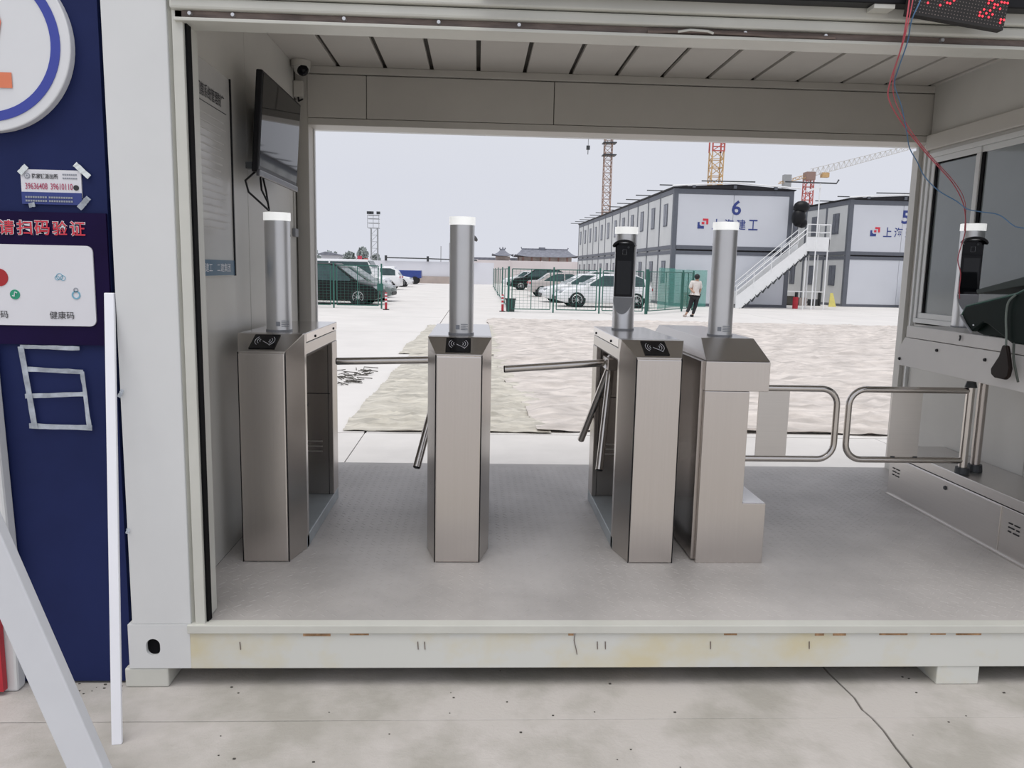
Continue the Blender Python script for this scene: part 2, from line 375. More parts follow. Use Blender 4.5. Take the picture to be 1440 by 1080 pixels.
# roof and ceiling
struct(MB().box(-1.24, 4.9, 0.12, 2.5, 2.80, 2.86).build('roof', white_p))
ce = root('ceiling', 'cream metal ceiling boards with dark gaps', 'ceiling', kind='structure')
MB().box(XL, 4.7, .12, YB, 2.775, 2.80).build('ceiling_backing', gap_m, ce)
edges = [XL] + [-.86+.2835*k for k in range(20)]
for a, b in zip(edges, edges[1:]):
    if b < 4.7: MB().box(a+(.0 if a == XL else .012), b-.012, .12, YB, 2.752, 2.774).build('ceiling_board', ceil_p, ce, bevel=.003)
MB().tube([(.83, .75, 2.74), (.835, 1.0, 2.735), (.80, 1.1, 2.735)], .006, 6).build('cable', cream_p, ce)
MB().box(-.02+.045, -.02+.06, .5, 1.35, 2.742, 2.752).build('cable_cover', cream_p, ce)
# left wall
wl = root('wall_left', 'shiny off-white panelled left wall inside the container', 'wall', kind='structure')
for a, b in ((.06, 1.205), (1.209, 2.225)): MB().box(XL-.05, XL, a, b, F, 2.76).build('wall_panel', wall_p, wl, bevel=.003)
MB().box(XL-.055, XL-.002, .06, 2.45, F-.04, 2.78).build('wall_backing', gap_m, wl)
MB().box(-1.24, -1.19, .14, 2.45, .24, 2.8).build('outer_skin', white_p, wl)
MB().tube([(XL+.004, 2.165, 2.45), (XL+.004, 2.165, 1.78)], .006, 6).build('conduit', wall_p, wl)
MB().box(XL, XL+.02, 2.12, 2.205, 1.725, 1.775).build('socket_box', cut_m, wl, bevel=.004)
# back posts, header
t5 = root('trim_5', 'grey-cream rear left corner post beside the wall screen', 'post', kind='structure')
MB().box(-1.24, -1.047, YB, 2.45, F, 2.78).build('post_face', head_p, t5, bevel=.004)
MB().box(-1.047, -1.039, 2.42, 2.45, F, 2.41).build('rim', white_p, t5)
t6 = root('trim_6', 'cream rear right corner post beside the booth window', 'post', kind='structure')
MB().box(2.885, 3.0, YB, 2.45, F, 2.78).build('post_face', head_p, t6, bevel=.004)
MB().box(2.878, 2.885, 2.42, 2.45, F, 2.41).build('rim', white_p, t6)
MB().box(2.84, 2.885, YB-.02, YB, F, 2.4).build('cover_strip', alu, t6, bevel=.003)
hd = root('wall_back', 'cream panelled header across the rear opening', 'wall', kind='structure')
MB().box(-1.05, 2.88, YB+.01, 2.45, 2.412, 2.79).build('header_core', gap_m, hd)
for a, b in ((-1.05, -.694), (-.690, .459), (.463, 2.885)): MB().box(a, b, YB-.006, YB+.02, 2.452, 2.705).build('header_panel', head_p, hd, bevel=.003)
MB().box(-1.05, 2.885, YB-.008, YB+.17, 2.408, 2.449).build('header_lip', head_p, hd, bevel=.003)
MB().box(-1.05, 2.885, YB-.02, YB+.02, 2.709, 2.752).build('cove_strip', head_p, hd, bevel=.004)
MB().box(-1.24, 4.9, 2.45, 2.5, 2.408, 2.86).build('outer_beam', white_p, hd)
# right wall with booth window
wr = root('wall_right', 'off-white right wall with ticket booth window above ledge', 'wall', kind='structure')
for a, b in ((.12, 1.1), (1.104, 2.26)): MB().box(XR, XR+.06, a, b, F, 1.26).build('wall_panel', wall_p, wr, bevel=.003)
MB().box(XR, XR+.06, .12, 2.26, 2.335, 2.76).build('upper_wall', wall_p, wr, bevel=.003)
MB().box(XR, XR+.06, 2.235, YB, 1.26, 2.335).build('end_wall', wall_p, wr)
MB().box(XR-.03, XR, .12, 2.26, 2.355, 2.45).build('window_head', head_p, wr, bevel=.006)
MB().box(XR-.002, XR+.06, .0, .14, F, 2.76).build('front_wall', wall_p, wr)
struct(MB().box(4.74, 4.8, .1, 2.45, F, 2.78).build('wall_outer', wall_p))
wb = struct(MB().box(2.86, 4.74, 2.38, 2.45, F, 2.38).build('wall_booth_back', wall_p))
struct(MB().box(2.86, 4.74, .06, .12, F, 2.38).build('wall_booth_front', wall_p))
w1 = root('window_1', 'white framed sliding booth window with dark grey panes', 'window', kind='structure')
def frame(x0, x1, y0, y1, z0, z1, w, nm):
    m = MB(); m.box(x0, x1, y0, y1, z0, z0+w); m.box(x0, x1, y0, y1, z1-w, z1); m.box(x0, x1, y0, y0+w, z0+w, z1-w); m.box(x0, x1, y1-w, y1, z0+w, z1-w)
    return m.build(nm, alu, w1, bevel=.003)
frame(XR-.02, XR+.05, .2, 2.235, 1.27, 2.335, .03, 'window_frame')
frame(XR-.012, XR+.02, 1.715, 2.20, 1.30, 2.305, .035, 'sash')
frame(XR-.002, XR+.035, .9, 1.77, 1.30, 2.305, .035, 'sash')
frame(XR-.002, XR+.035, .22, .92, 1.30, 2.305, .035, 'sash')
g = MB(); g.box(XR-.006, XR+.0, 1.750, 1.757, 1.335, 2.27); g.box(XR-.006, XR, 2.145, 2.165, 1.335, 2.27); g.box(XR-.004, XR+.006, 1.685, 1.712, 1.335, 2.27); g.box(XR-.006, XR, 1.75, 2.165, 2.262, 2.27)
g.build('gasket', gasket, w1)
for a, b in ((1.75, 2.165), (.935, 1.71), (.255, .885)): MB().box(XR+.004, XR+.010, a, b, 1.335, 2.27).build('pane', glass_b, w1)
# ledge
lg = root('counter_ledge', 'white boxed counter ledge under the booth window', 'ledge', (2.5, .8, 1.1))
MB().prism([(.12, 1.08), (1.43, 1.08), (1.46, 1.13), (1.46, 1.16), (1.40, 1.235), (.12, 1.235)], 'x', 2.33, 2.85).build('apron', ledge_p, lg, bevel=.003)
MB().box(2.326, 2.85, .12, 1.385, 1.238, 1.30).build('worktop', ledge_p, lg, bevel=.005)
for y, z in ((1.43, 1.115), (1.09, 1.195), (.71, 1.19), (.4, 1.19)):
    MB().cyl((2.332, y, z), (2.322, y, z), .009, .007, 10).build('screw', blk, lg)
MB().tube([(2.322, .905, 1.285), (2.319, .895, 1.275), (2.319, .90, 1.262)], .004, 6).build('hook', dkmetal, lg)
# ================================================================== SIDE CABINET (swing gate base)
cb = root('low_cabinet', 'long low stainless cabinet along the right wall with vent slots', 'cabinet', (2.66, .9, F))
MB().box(2.532, 2.855, .125, 1.80, F, .485).build('body', cab_m, cb, bevel=.003)
MB().box(2.532, 2.855, .125, 1.80, .489, .542).build('top_cover', cab_m, cb, bevel=.003)
MB().box(2.526, 2.533, .77, 1.665, .262, .481).build('access_panel', cab_m, cb, bevel=.002)
MB().box(2.52, 2.535, .125, 1.80, F, .252).build('skirting', cab_m, cb)
MB().cyl((2.527, 1.215, .445), (2.519, 1.215, .445), .012, .010, 14).build('lock', dkmetal, cb)
for y0 in (.66, 1.705):
    for i, (z, segs) in enumerate(((.415, ((0, .035), (.05, .075))), (.395, ((.0, .02), (.035, .075))), (.375, ((0, .04), (.055, .075))))):
        for a, b in segs: MB().box(2.5285, 2.534, y0+a-.025, y0+b-.025, z, z+.006).build('vent_slot', blk, cb)
# ================================================================== TURNSTILES
HX = [(-.1, 0), (.1, 0), (.1445, .175), (.1445, .215), (-.1445, .215), (-.1445, .175)]
def make_turnstile(label):
    t = root('turnstile', label, 'turnstile', (0, 0, 0), 'stainless turnstile cabinets in the gate')
    m = MB(); h0, h1 = .942, 1.005
    bot = [(x, y, 0) for x, y in HX]; mid = [(x, y, h0) for x, y in HX]
    top = [(-.1445, .15, h1), (.1445, .15, h1), (.1445, .18, h1), (.1445, .215, h1), (-.1445, .215, h1), (-.1445, .18, h1)]
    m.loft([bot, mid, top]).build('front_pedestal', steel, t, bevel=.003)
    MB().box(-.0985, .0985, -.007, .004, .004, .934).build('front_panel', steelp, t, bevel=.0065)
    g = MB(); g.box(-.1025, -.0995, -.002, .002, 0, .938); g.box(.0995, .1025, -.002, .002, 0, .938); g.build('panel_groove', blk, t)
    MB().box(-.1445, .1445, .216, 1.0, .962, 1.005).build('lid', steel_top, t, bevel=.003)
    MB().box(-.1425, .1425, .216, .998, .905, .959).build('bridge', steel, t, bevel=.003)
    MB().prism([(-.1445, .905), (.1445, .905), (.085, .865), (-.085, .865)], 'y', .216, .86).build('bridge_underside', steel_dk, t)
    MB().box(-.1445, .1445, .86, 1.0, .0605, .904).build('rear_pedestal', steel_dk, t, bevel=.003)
    sm = MB(); sm.box(-.13, .13, .857, .8605, .622, .626); sm.box(.118, .121, .857, .8605, .06, .904); sm.box(-.121, -.118, .857, .8605, .06, .904)
    sm.build('seam', blk, t)
    for k in range(3):
        for x0, x1 in ((-.10, -.02), (.0, .085)): MB().box(x0, x1, .8555, .8605, .30+k*.028, .306+k*.028).build('vent_slot', cab_m, t)
    MB().cyl((0, .861, .56), (0, .85, .56), .012, .012, 14).build('lock', dkmetal, t)
    MB().box(-.1445, .1445, .17, 1.0, 0, .06).build('base_plate', plate_m, t, bevel=.003)
    for sx in (-1, 1):
        for y in (.42, .9): MB().cyl((sx*.144, y, .975), (sx*.149, y, .975), .007, .006, 10).build('screw', blk, t)
    # card reader on the sloping face
    sl = Vector((0, .15, h1-h0)).normalized(); nrm = Vector((0, -(h1-h0), .15)).normalized(); c0 = Vector((-.005, .0, h0))+sl*.085
    def P(u, v, w=0): return c0+Vector((u, 0, 0))+sl*v+nrm*w
    rd = MB(); rd.loft([[P(-.055, -.064, a), P(.055, -.064, a), P(.055, .062, a), P(-.055, .062, a)] for a in (0, .004)])
    rd = rd.build('card_reader', blkg, t)
    ic = MB()
    for s_ in (-1, 1):
        for r in (.009, .019, .029):
            pts = [P(s_*(.013+r*math.cos(math.radians(a))), .004+r*1.5*math.sin(math.radians(a)), .0048) for a in range(-58, 59, 12)]
            ic.tube(pts, .0010, 4)
    ic.tube([P(-.008, .0, .0048), P(.004, -.012, .0048), P(.016, -.022, .0048), (P(.030, -.040, .0048))], .0010, 4)
    ic.build('emblem', strip_m, rd)
    return t
def add_arms(t, tips):
    MB().box(-.12, -.02, .64, .80, .80, .8645).build('arm_housing', steel_dk, t, bevel=.006)
    hub = Vector((-.085, .72, .835)); MB().cyl(hub+Vector((.03, 0, .03)), hub+Vector((-.035, 0, -.035)), .042, .036, 20).build('hub', tube_m, t, smooth=True)
    for tip in tips:
        tp = Vector(tip); st = hub+(tp-hub).normalized()*.03
        a = MB().tube([st, tp], .0195, 16).build('arm', tube_m, t, smooth=True)
        e = (tp-st).normalized(); MB().cyl(tp, tp+e*.006, .0197, .015, 16).build('end_cap', blk, a)
T1 = make_turnstile('stainless turnstile cabinet without arms against the left wall')
T2 = copy_tree(T1); T3 = copy_tree(T1); T2['label'] = 'stainless turnstile with tripod arms standing in the middle of the opening'
add_arms(T2, ((-.651, .72, .818), (-.215, .455, .322), (-.21, .97, .38)))
add_arms(T3, ((-.651, .72, .79), (-.165, .50, .305), (-.199, .97, .36)))
T3['label'] = 'stainless turnstile with three open arms next to the swing gate cabinet'
place(T1, (-.918, .63, F)); place(T2, (-.073, .63, F)); place(T3, (.805, .63, F))
for t in (T1, T2, T3): ORG[t.name] = Vector()
# swing gate cabinet
T4 = root('swing_gate_cabinet', 'stainless C-shaped swing gate cabinet with overhanging head beside the turnstile', 'gate cabinet', (1.12, 1.1, F))
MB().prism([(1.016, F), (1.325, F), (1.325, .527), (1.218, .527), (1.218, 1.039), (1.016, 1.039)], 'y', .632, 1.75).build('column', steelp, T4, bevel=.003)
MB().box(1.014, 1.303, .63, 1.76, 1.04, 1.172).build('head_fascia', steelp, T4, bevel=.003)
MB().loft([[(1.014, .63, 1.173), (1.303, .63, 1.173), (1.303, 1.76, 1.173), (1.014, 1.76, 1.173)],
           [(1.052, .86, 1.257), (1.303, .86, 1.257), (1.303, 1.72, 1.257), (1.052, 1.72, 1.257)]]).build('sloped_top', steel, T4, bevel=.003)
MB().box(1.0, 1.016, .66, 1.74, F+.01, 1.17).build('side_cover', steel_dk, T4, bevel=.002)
MB().box(1.222, 1.32, .64, 1.74, .5272, .5285).build('foot_top', strip_m, T4)
# swing gates
def gate_leaf(name, label, x0, x1, xt, hinge, sgn, z0=.612, z1=.982):
    g = root(name, label, 'gate', (hinge, 1.15, z0), 'stainless swing gate leaves')
    r = .085; pts = [(x0, 1.15, z1)]
    cx = xt-sgn*r
    for k in range(9): a = PI/2-k*PI/16; pts.append((cx+sgn*r*math.cos(a), 1.15, z1-r+r*math.sin(a)))
    for k in range(9): a = -k*PI/16; pts.append((cx+sgn*r*math.cos(a), 1.15, z0+r+r*math.sin(a)))
    pts.append((x0, 1.15, z0))
    MB().tube(pts, .0165, 14).build('bent_tube', tube_m, g, smooth=True)
    return g
g1 = gate_leaf('swing_gate', 'left tubular swing gate leaf hinged on the C-shaped cabinet', 1.26, 0, 1.864, 1.25, 1)
MB().box(1.452, 1.612, 1.146, 1.154, .612, .972).build('infill_plate', cab_m, g1)
MB().cyl((1.25, 1.15, .53), (1.25, 1.15, 1.03), .02, None, 16).build('hinge_post', tube_m, g1, smooth=True)
g2 = gate_leaf('swing_gate', 'right tubular swing gate leaf hinged beside the booth wall', 2.56, 0, 1.927, 2.565, -1)
MB().box(2.15, 2.312, 1.146, 1.154, .612, .972).build('infill_plate', cab_m, g2)
for x in (2.17, 2.29): MB().box(x, x+.02, 1.14, 1.16, .625, .632).build('clip', dkmetal, g2)
MB().cyl((2.565, 1.15, .56), (2.565, 1.15, 1.01), .021, None, 16).build('hinge_post', tube_m, g2, smooth=True)
MB().cyl((2.565, 1.15, .543), (2.565, 1.15, .575), .036, .034, 16).build('base_collar', dkmetal, g2)
MB().cyl((2.565, 1.15, 1.0), (2.565, 1.15, 1.03), .03, .022, 8).build('cap', dkmetal, g2)
gp = root('stop_post', 'dark steel tube post between cabinet and counter ledge', 'post', (2.665, 1.2, .543))
MB().cyl((2.665, 1.2, .543), (2.665, 1.2, 1.08), .024, None, 16).build('tube', steel_dk, gp, smooth=True)
MB().cyl((2.665, 1.2, .543), (2.665, 1.2, .58), .038, .034, 16).build('base_collar', dkmetal, gp)
# ================================================================== FACE SCANNERS
def make_scanner(label):
    t = root('face_scanner', label, 'scanner', (0, 0, 0), 'cylindrical face recognition columns')
    R, n = .0570, 48; rings = []
    def c(z):
        if z < .075: return R
        if z < .17: return R-(R-.026)*(z-.075)/.095
        return .026 if z < .452 else R
    for z in [0, .075, .10, .125, .15, .17, .25, .35, .45, .4521, .50]:
        cc = c(z); rr = []
        for k in range(n):
            a = 2*PI*k/n; x, y = R*math.cos(a), R*math.sin(a)
            rr.append((x, max(y, -cc), z))
        rings.append(rr)
    MB().loft(rings).build('housing', cyl_m, t, smooth=True)
    MB().cyl((0, 0, -.004), (0, 0, .004), .060, None, 32).build('base_ring', cut_m, t)
    MB().cyl((0, 0, .501), (0, 0, .536), .0605, None, 40).build('light_cap', capw, t, smooth=True)
    sc = MB().box(-.049, .049, -.032, -.0262, .172, .445).build('screen', blkg, t, bevel=.003)
    MB().box(-.038, .038, -.0335, -.0321, .185, .36).build('display', screen_m, sc)
    MB().tube([(-.010, -.033, .392), (.010, -.033, .392), (.010, -.033, .418), (-.010, -.033, .418)], .0012, 5, True).build('face_icon', cut_m, sc)
    MB().prism(rounded(-.0505, .0505, 0, .094, .004), 'y', 0, .001) if 0 else None
    # grey facet under the screen
    v = [(-.051, -.0275, .169), (.051, -.0275, .169)] + [(.052*math.cos(a), -.0275-(.03)*(.094*math.sin(a)/.094), .169-.088*math.sin(a)) for a in [PI*k/14 for k in range(1, 14)]]
    MB().add(v, [tuple([0, 1]+list(range(2, len(v))))]).build('lower_facet', cut_m, t)
    # hood
    h = MB(); A = [PI*(.02+.96*k/16) for k in range(17)]
    o_ = [(.0575*math.cos(a), .437+.036*math.sin(a)) for a in A]; i_ = [(.052*math.cos(a), .430+.030*math.sin(a)) for a in A]
    for k in range(16):
        q = [o_[k], o_[k+1], i_[k+1], i_[k]]
        h.loft([[(x, -.012, z) for x, z in q], [(x*1.03, -.070, z-.004) for x, z in q]])
    h.build('camera_hood', blk, t, smooth=True)
    hi = MB().prism([(.05*math.cos(a), .432+.028*math.sin(a)) for a in A]+[(-.049, .40), (.049, .40)], 'y', -.030, -.026).build('camera_window', blkg, t)
    MB().cyl((.02, -.031, .43), (.02, -.036, .43), .006, None, 12).build('camera_lens', dkmetal, hi)
    st = MB()
    for k in range(4): st.box(-.045, -.012, .0, .002, .02+k*.008, .023+k*.008)
    st.box(-.006, .012, 0, .002, .022, .042)
    st.xf(Matrix.Translation((0, .0585, 0))).build('rating_print', grey_ink, t)
    return t
s1 = make_scanner('silver face scanner column on the leftmost turnstile cabinet')
lab = ['silver face scanner column on the middle turnstile', 'silver face scanner with black screen on the turnstile with open arms',
       'silver face scanner column on the C-shaped swing gate cabinet', 'silver face scanner with black screen on the white counter ledge']
sc = [s1] + [copy_tree(s1) for _ in lab]
for o, l in zip(sc[1:], lab): o['label'] = l
ZT = F+1.009
for o, (x, y, z, a) in zip(sc, ((-.918, .945, ZT, 192), (-.071, .94, ZT, 168), (.785, 1.42, ZT, -20), (1.182, 1.0, 1.261, 163), (2.585, 1.30, 1.304, -16))):
    place(o, (x, y, z), math.radians(a))
# ================================================================== TV, CCTV, NOTICE
tv = root('television', 'black flat television tilted down on the left wall', 'television', (-.98, 1.35, 2.18))
MT = Matrix.Translation((-1.000, 1.35, 2.195)) @ Matrix.Rotation(math.radians(4), 4, 'Y')
def tb(*a): return MB().box(*a)
tb(-.018, .012, -.385, .385, -.225, .225).xf(MT).build('casing', blk, tv, bevel=.006)
tb(.012, .0135, -.37, .37, -.195, .212).xf(MT).build('screen', screen_m, tv)
tb(.004, .020, -.385, .385, -.242, -.212).xf(MT).build('lower_bezel', M('grey_bezel', (.10, .10, .11), .25, .3), tv, bevel=.004)
tb(-.05, -.018, -.22, .22, -.16, .14).xf(MT).build('back_cover', blk, tv, bevel=.015)
tv_b = MB(); tv_b.box(XL+.003, XL+.02, 1.35, 1.6, 2.08, 2.32); tv_b.bar((XL+.02, 1.42, 2.3), (-1.03, 1.42, 2.27), .03); tv_b.bar((XL+.02, 1.55, 2.1), (-1.03, 1.55, 2.1), .03)
tv_b.build('wall_bracket', blk, tv)
MB().box(XL+.06, XL+.1, .97, 1.01, 1.985, 2.015).build('plug', dkmetal, tv)
MB().tube([(-1.02, 1.0, 1.98), (-1.06, .96, 1.93), (-1.05, .97, 1.88), (-1.02, 1.05, 1.84), (-1.0, 1.12, 1.81)], .005, 6).build('cable', blk, tv)
MB().tube([(-1.03, 1.1, 1.96), (-1.02, 1.08, 1.90), (-1.0, 1.10, 1.85), (-1.0, 1.13, 1.81), (-1.01, 1.12, 1.9), (-1.03, 1.14, 1.97)], .005, 6).build('cable', blk, tv)
cc = root('dome_camera', 'white dome security camera under the ceiling in the rear left corner', 'camera', (-1.07, 2.18, 2.7))
MB().cyl((-1.06, 2.16, 2.75), (-1.06, 2.16, 2.715), .06, .058, 24).build('base', head_p, cc, smooth=True)
MB().sphere((-1.055, 2.155, 2.712), .05, 16, (1, 1, .95)).build('dome', wall_p, cc, smooth=True)
MB().sphere((-1.045, 2.135, 2.695), .036, 12).build('lens_window', blkg, cc, smooth=True)
MB().box(-1.118, -1.06, 2.20, 2.26, 2.555, 2.65).build('junction_box', head_p, cc, bevel=.006)
MB().tube([(-1.09, 2.21, 2.555), (-1.085, 2.20, 2.53), (-1.06, 2.19, 2.54)], .006, 6).build('cable', blk, cc)
nb = root('notice_board', 'tall framed notice board with blue bottom strip on the left wall', 'notice board', (XL, .65, 1.9))
MB().box(XL, XL+.012, .405, .915, 1.50, 2.36).build('board', notice_m, nb, bevel=.002)
MB().box(XL, XL+.018, .915, .925, 1.50, 2.36).build('edge_strip', blk, nb)
MB().box(XL+.0121, XL+.014, .405, .914, 1.502, 1.568).build('blue_strip', notice_b, nb)
MB().box(XL+.0121, XL+.0135, .41, .86, 2.196, 2.199).build('rule', ink, nb)
x_ = XL+.012
lettering('建造门禁系统管理制度', (x_, .415, 2.215), (0, .42, 0), (0, 0, .054), ink, nb, bold=.012)
lettering('上海建工', (x_+.001, .43, 1.518), (0, .18, 0), (0, 0, .036), strip_m, nb)
lettering('二建集团', (x_+.001, .67, 1.518), (0, .18, 0), (0, 0, .036), strip_m, nb)
tx = MB()
for k in range(16):
    z = 2.15-k*.03; tx.box(x_, x_+.0012, .45, .45+random.uniform(.3, .40), z, z+.006)
tx.build('small_print', M('faint_print', (.525, .52, .505), .5), nb)
# ================================================================== LEFT SIGN PANEL
pn = struct(MB().box(-3.2, -1.26, .03, .10, .01, 2.85).build('wall_front', navy)); tag(pn, 'navy blue panel beside the container post', 'wall')
MB().box(-1.262, -1.238, .06, .10, .01, 2.85).build('shadow_gap', blk, pn)
cs = root('round_sign', 'round white sign with blue ring and orange numeral on navy panel', 'sign', (-1.62, .0, 2.25))
C2 = (-1.620, 2.25)
disc(C2, .284, -.004, .03, 72).build('disc', sign_w, cs, bevel=.004)
disc(C2, .252, -.0065, -.004, 72, .222).build('ring', sign_b, cs)
lettering('2', (-1.735, -.004, 2.106), (.207, 0, 0), (0, 0, .30), orange, cs, bold=.012, depth=.003)
pc = root('police_card', 'small white police contact card taped to the navy panel', 'card', (-1.44, .028, 1.8))
MB().box(-1.538, -1.34, .024, .03, 1.762, 1.852).build('card', paper, pc)
MB().box(-1.538, -1.34, .0225, .0245, 1.738, 1.778).build('navy_strip', navy_ink, pc)
lettering('陈家镇派出所', (-1.500, .024, 1.822), (.085, 0, 0), (0, 0, .017), ink, pc, bold=.02)
lettering('39636408', (-1.524, .024, 1.787), (.073, 0, 0), (0, 0, .021), mag_ink, pc, bold=.01)
lettering('39610110', (-1.441, .024, 1.787), (.073, 0, 0), (0, 0, .021), mag_ink, pc, bold=.01)
disc((-1.516, 1.831), .0095, .022, .024, 20).build('emblem', grey_ink, pc)
disc((-1.516, 1.831), .006, .021, .0225, 20, .004).build('emblem_ring', paper, pc)
q = MB()
for z in (1.758, 1.746):
    for a, b in ((-1.525, -1.458), (-1.448, -1.372)):
        x = a
        while x < b: q.box(x, x+.006, .0205, .0225, z, z+.006); x += .008
for z in (1.835, 1.823):
    x = -1.40
    while x < -1.352: q.box(x, x+.005, .0225, .024, z, z+.005); x += .007
q.build('small_print', grey_ink, pc)
disc((-1.357, 1.795), .009, .022, .024, 20).build('cap_icon', ink, pc)
def tape(cx, cz, L, w, ang, mat, label, y=.0200, grp='clear tape strips forming an empty frame'):
    m = MB(); n = 8; vs = []
    for i in range(n+1):
        for s_ in (-1, 1): vs.append((-L/2+L*i/n, random.uniform(-.001, .001), s_*w/2+random.uniform(-.001, .001)))
    m.add([v for v in vs]+[(v[0], v[1]+.002, v[2]) for v in vs], [(2*i, 2*i+2, 2*i+3, 2*i+1) for i in range(n)]+[(2*i+2*n+2, 2*i+2*n+3, 2*i+2*n+5, 2*i+2*n+4) for i in range(n)])
    m.xf(Matrix.Translation((cx, y+.0015, cz)) @ Matrix.Rotation(math.radians(-ang), 4, 'Y'))
    return tag(m.build('tape_strip', mat), label, 'tape', grp)
gw = 'tape pieces holding the police card'
tape(-1.527, 1.85, .035, .018, 45, tape_w, 'short white tape piece at upper left corner of the police card', .018, gw)
tape(-1.333, 1.852, .062, .018, -42, tape_w, 'long white tape piece at upper right corner of the police card', .018, gw)
tape(-1.333, 1.745, .05, .018, 48, tape_m, 'crumpled clear tape below the right end of the police card', .018, gw)
tape(-1.505, 1.735, .02, .015, 10, tape_m, 'tiny clear tape scrap under the left end of the police card', .018, gw)
ps = root('scan_poster', 'dark purple scan code poster with white card on navy panel', 'poster', (-1.5, .03, 1.48))
MB().box(-2.1, -1.262, .018, .029, 1.262, 1.712).build('sheet', purple, ps)
MB().prism(rounded(-2.05, -1.31, 1.328, 1.602, .022), 'y', .012, .018).build('white_card', paper, ps)
for i, ch in enumerate('请扫码验证'):
    x = -1.6154+i*.0586
    lettering(ch, (x-.002, .0175, 1.633), (.054, 0, 0), (0, 0, .052), paper, ps, bold=.05)
    lettering(ch, (x, .0155, 1.635), (.050, 0, 0), (0, 0, .048), red_t, ps, bold=.012)
lettering('健康码', (-1.464, .0115, 1.352), (.082, 0, 0), (0, 0, .026), ink, ps, bold=.004)
lettering('行程码', (-1.685, .0115, 1.352), (.082, 0, 0), (0, 0, .026), ink, ps, bold=.004)
disc((-1.625, 1.49), .030, .010, .012, 32).build('red_badge', M('badge_red', (.40, .015, .02), .4), ps)
disc((-1.576, 1.433), .0165, .010, .012, 28).build('green_badge', green_ink, ps)
MB().tube([(-1.568, .009, 1.438), (-1.575, .009, 1.442), (-1.577, .009, 1.434), (-1.577, .009, 1.427), (-1.584, .009, 1.429)], .0018, 5).build('badge_mark', paper, ps)
disc((-1.372, 1.435), .0145, .010, .012, 28, .010).build('blue_badge', cyan_ink, ps)
disc((-1.372, 1.452), .008, .010, .012, 28, .0055).build('blue_badge', grey_ink, ps)
cl = MB()
for x, z, r in ((-1.432, 1.492, .008), (-1.424, 1.497, .011), (-1.413, 1.492, .009)): cl.add(disc((x, z), r, .0105, .012, 20, r-.0016).v, [f for f in disc((x, z), r, .0105, .012, 20, r-.0016).f])
cl.build('cloud_icon', cyan_ink, ps)
# tape frame
tape(-1.475, 1.252, .20, .014, -1, tape_m, 'topmost horizontal clear tape strip under the purple poster', .016)
tape(-1.47, 1.172, .205, .016, -2, tape_m, 'second horizontal clear tape strip of the empty tape frame', .016)
tape(-1.465, 1.085, .21, .016, 3, tape_m, 'third horizontal clear tape strip of the empty tape frame', .016)
tape(-1.455, .972, .215, .018, -1, tape_m, 'lowest horizontal clear tape strip of the empty tape frame', .016)
tape(-1.557, 1.11, .29, .018, 96, tape_m, 'upright clear tape strip on the poster side, left edge of tape frame', .013)
tape(-1.362, 1.07, .20, .014, 94, tape_m, 'upright clear tape strip at right edge of tape frame', .013)
# tape scraps on the post edge
tape(-1.232, 1.098, .03, .012, 60, tape_m, 'small clear tape scrap on the edge of the white post', -.008, 'tape scraps on the post')
tape(-1.232, .60, .02, .012, 80, tape_m, 'tiny lower tape scrap on the edge of the white post', -.008, 'tape scraps on the post')
# white and red boards at the foot of the panel
tag(MB().prism([(-1.80, 0), (-1.640, 0), (-1.632, .46), (-1.652, 1.26), (-1.80, 1.26)], 'y', -.03, .025).build('white_post', white_p, bevel=.01), 'white board end leaning at the far edge of navy panel', 'board')
tag(MB().box(-2.3, -1.672, -.06, -.035, .018, .52).build('red_board', red_m), 'red board behind the diagonal white brace', 'board')
bz = Vector((-1.057, -.63, 0)); bt = Vector((-1.533, -.63, 1.4))
u = (bt-bz).normalized(); nn = Vector((u.z, 0, -u.x))*.0485
q = MB(); q.loft([[p+nn*s1_+Vector((0, dy, 0)) for s1_, dy in ((-1, -.02), (1, -.02), (1, .02), (-1, .02))] for p in (bz+u*.02, bt)])
tag(q.build('diagonal_brace', board_m, bevel=.004), 'wide white board propped diagonally in front of navy panel', 'board')
q = MB(); q.loft([[Vector((x, y, z)) for x, y, z in ((-1.161, -.358, 0), (-1.131, -.352, 0), (-1.131, -.340, 0), (-1.161, -.346, 0))],
                  [Vector((x, y, z)) for x, y, z in ((-1.271, -.006, 1.445), (-1.241, -.000, 1.445), (-1.241, .014, 1.445), (-1.271, .008, 1.445))]])
tag(q.build('white_strip', strip_m, bevel=.002), 'narrow white strip leaning upright against the post', 'strip')
# ================================================================== LED BOARD, WIRES
led = root('led_board', 'tilted red dot-matrix display hanging over the opening', 'display', (1.53, -.14, 2.55))
ML = Matrix.Translation((1.538, -.125, 2.386)) @ Matrix.Rotation(math.radians(7.2), 4, 'Y')
MB().box(-.155, .170, 0, .03, -.004, .30).xf(ML).build('board', led_bk, led)
on = MB(); off = MB(); p = .0105
def quad(m, x, z, r): m.add([ML @ Vector(v) for v in ((x-r, -.002, z), (x, -.002, z-r), (x+r, -.002, z), (x, -.002, z+r))], [(0, 1, 2, 3)])
lit = set()
for (i, j) in ((4, 7), (5, 7), (6, 6), (6, 5), (7, 5), (8, 6), (9, 6), (10, 5), (11, 4), (12, 4), (9, 3), (5, 3), (13, 5), (24, 6), (25, 7), (26, 6), (27, 6), (28, 5), (23, 4), (22, 3), (22, 2), (24, 3), (25, 2), (26, 3), (29, 7), (28, 7), (29, 2), (30, 2), (29, 1), (26, 5), (25, 4), (24, 7), (30, 7), (23, 2)): lit.add((i, j))
for i in range(31):
    for j in range(28):
        x, z = -.150+i*p, .006+j*p
        if (i, j) in lit or (j > 9 and noise.noise((i*.35, j*.35, 2)) > .12): quad(on, x, z, .0042)
        else: quad(off, x, z, .0022)
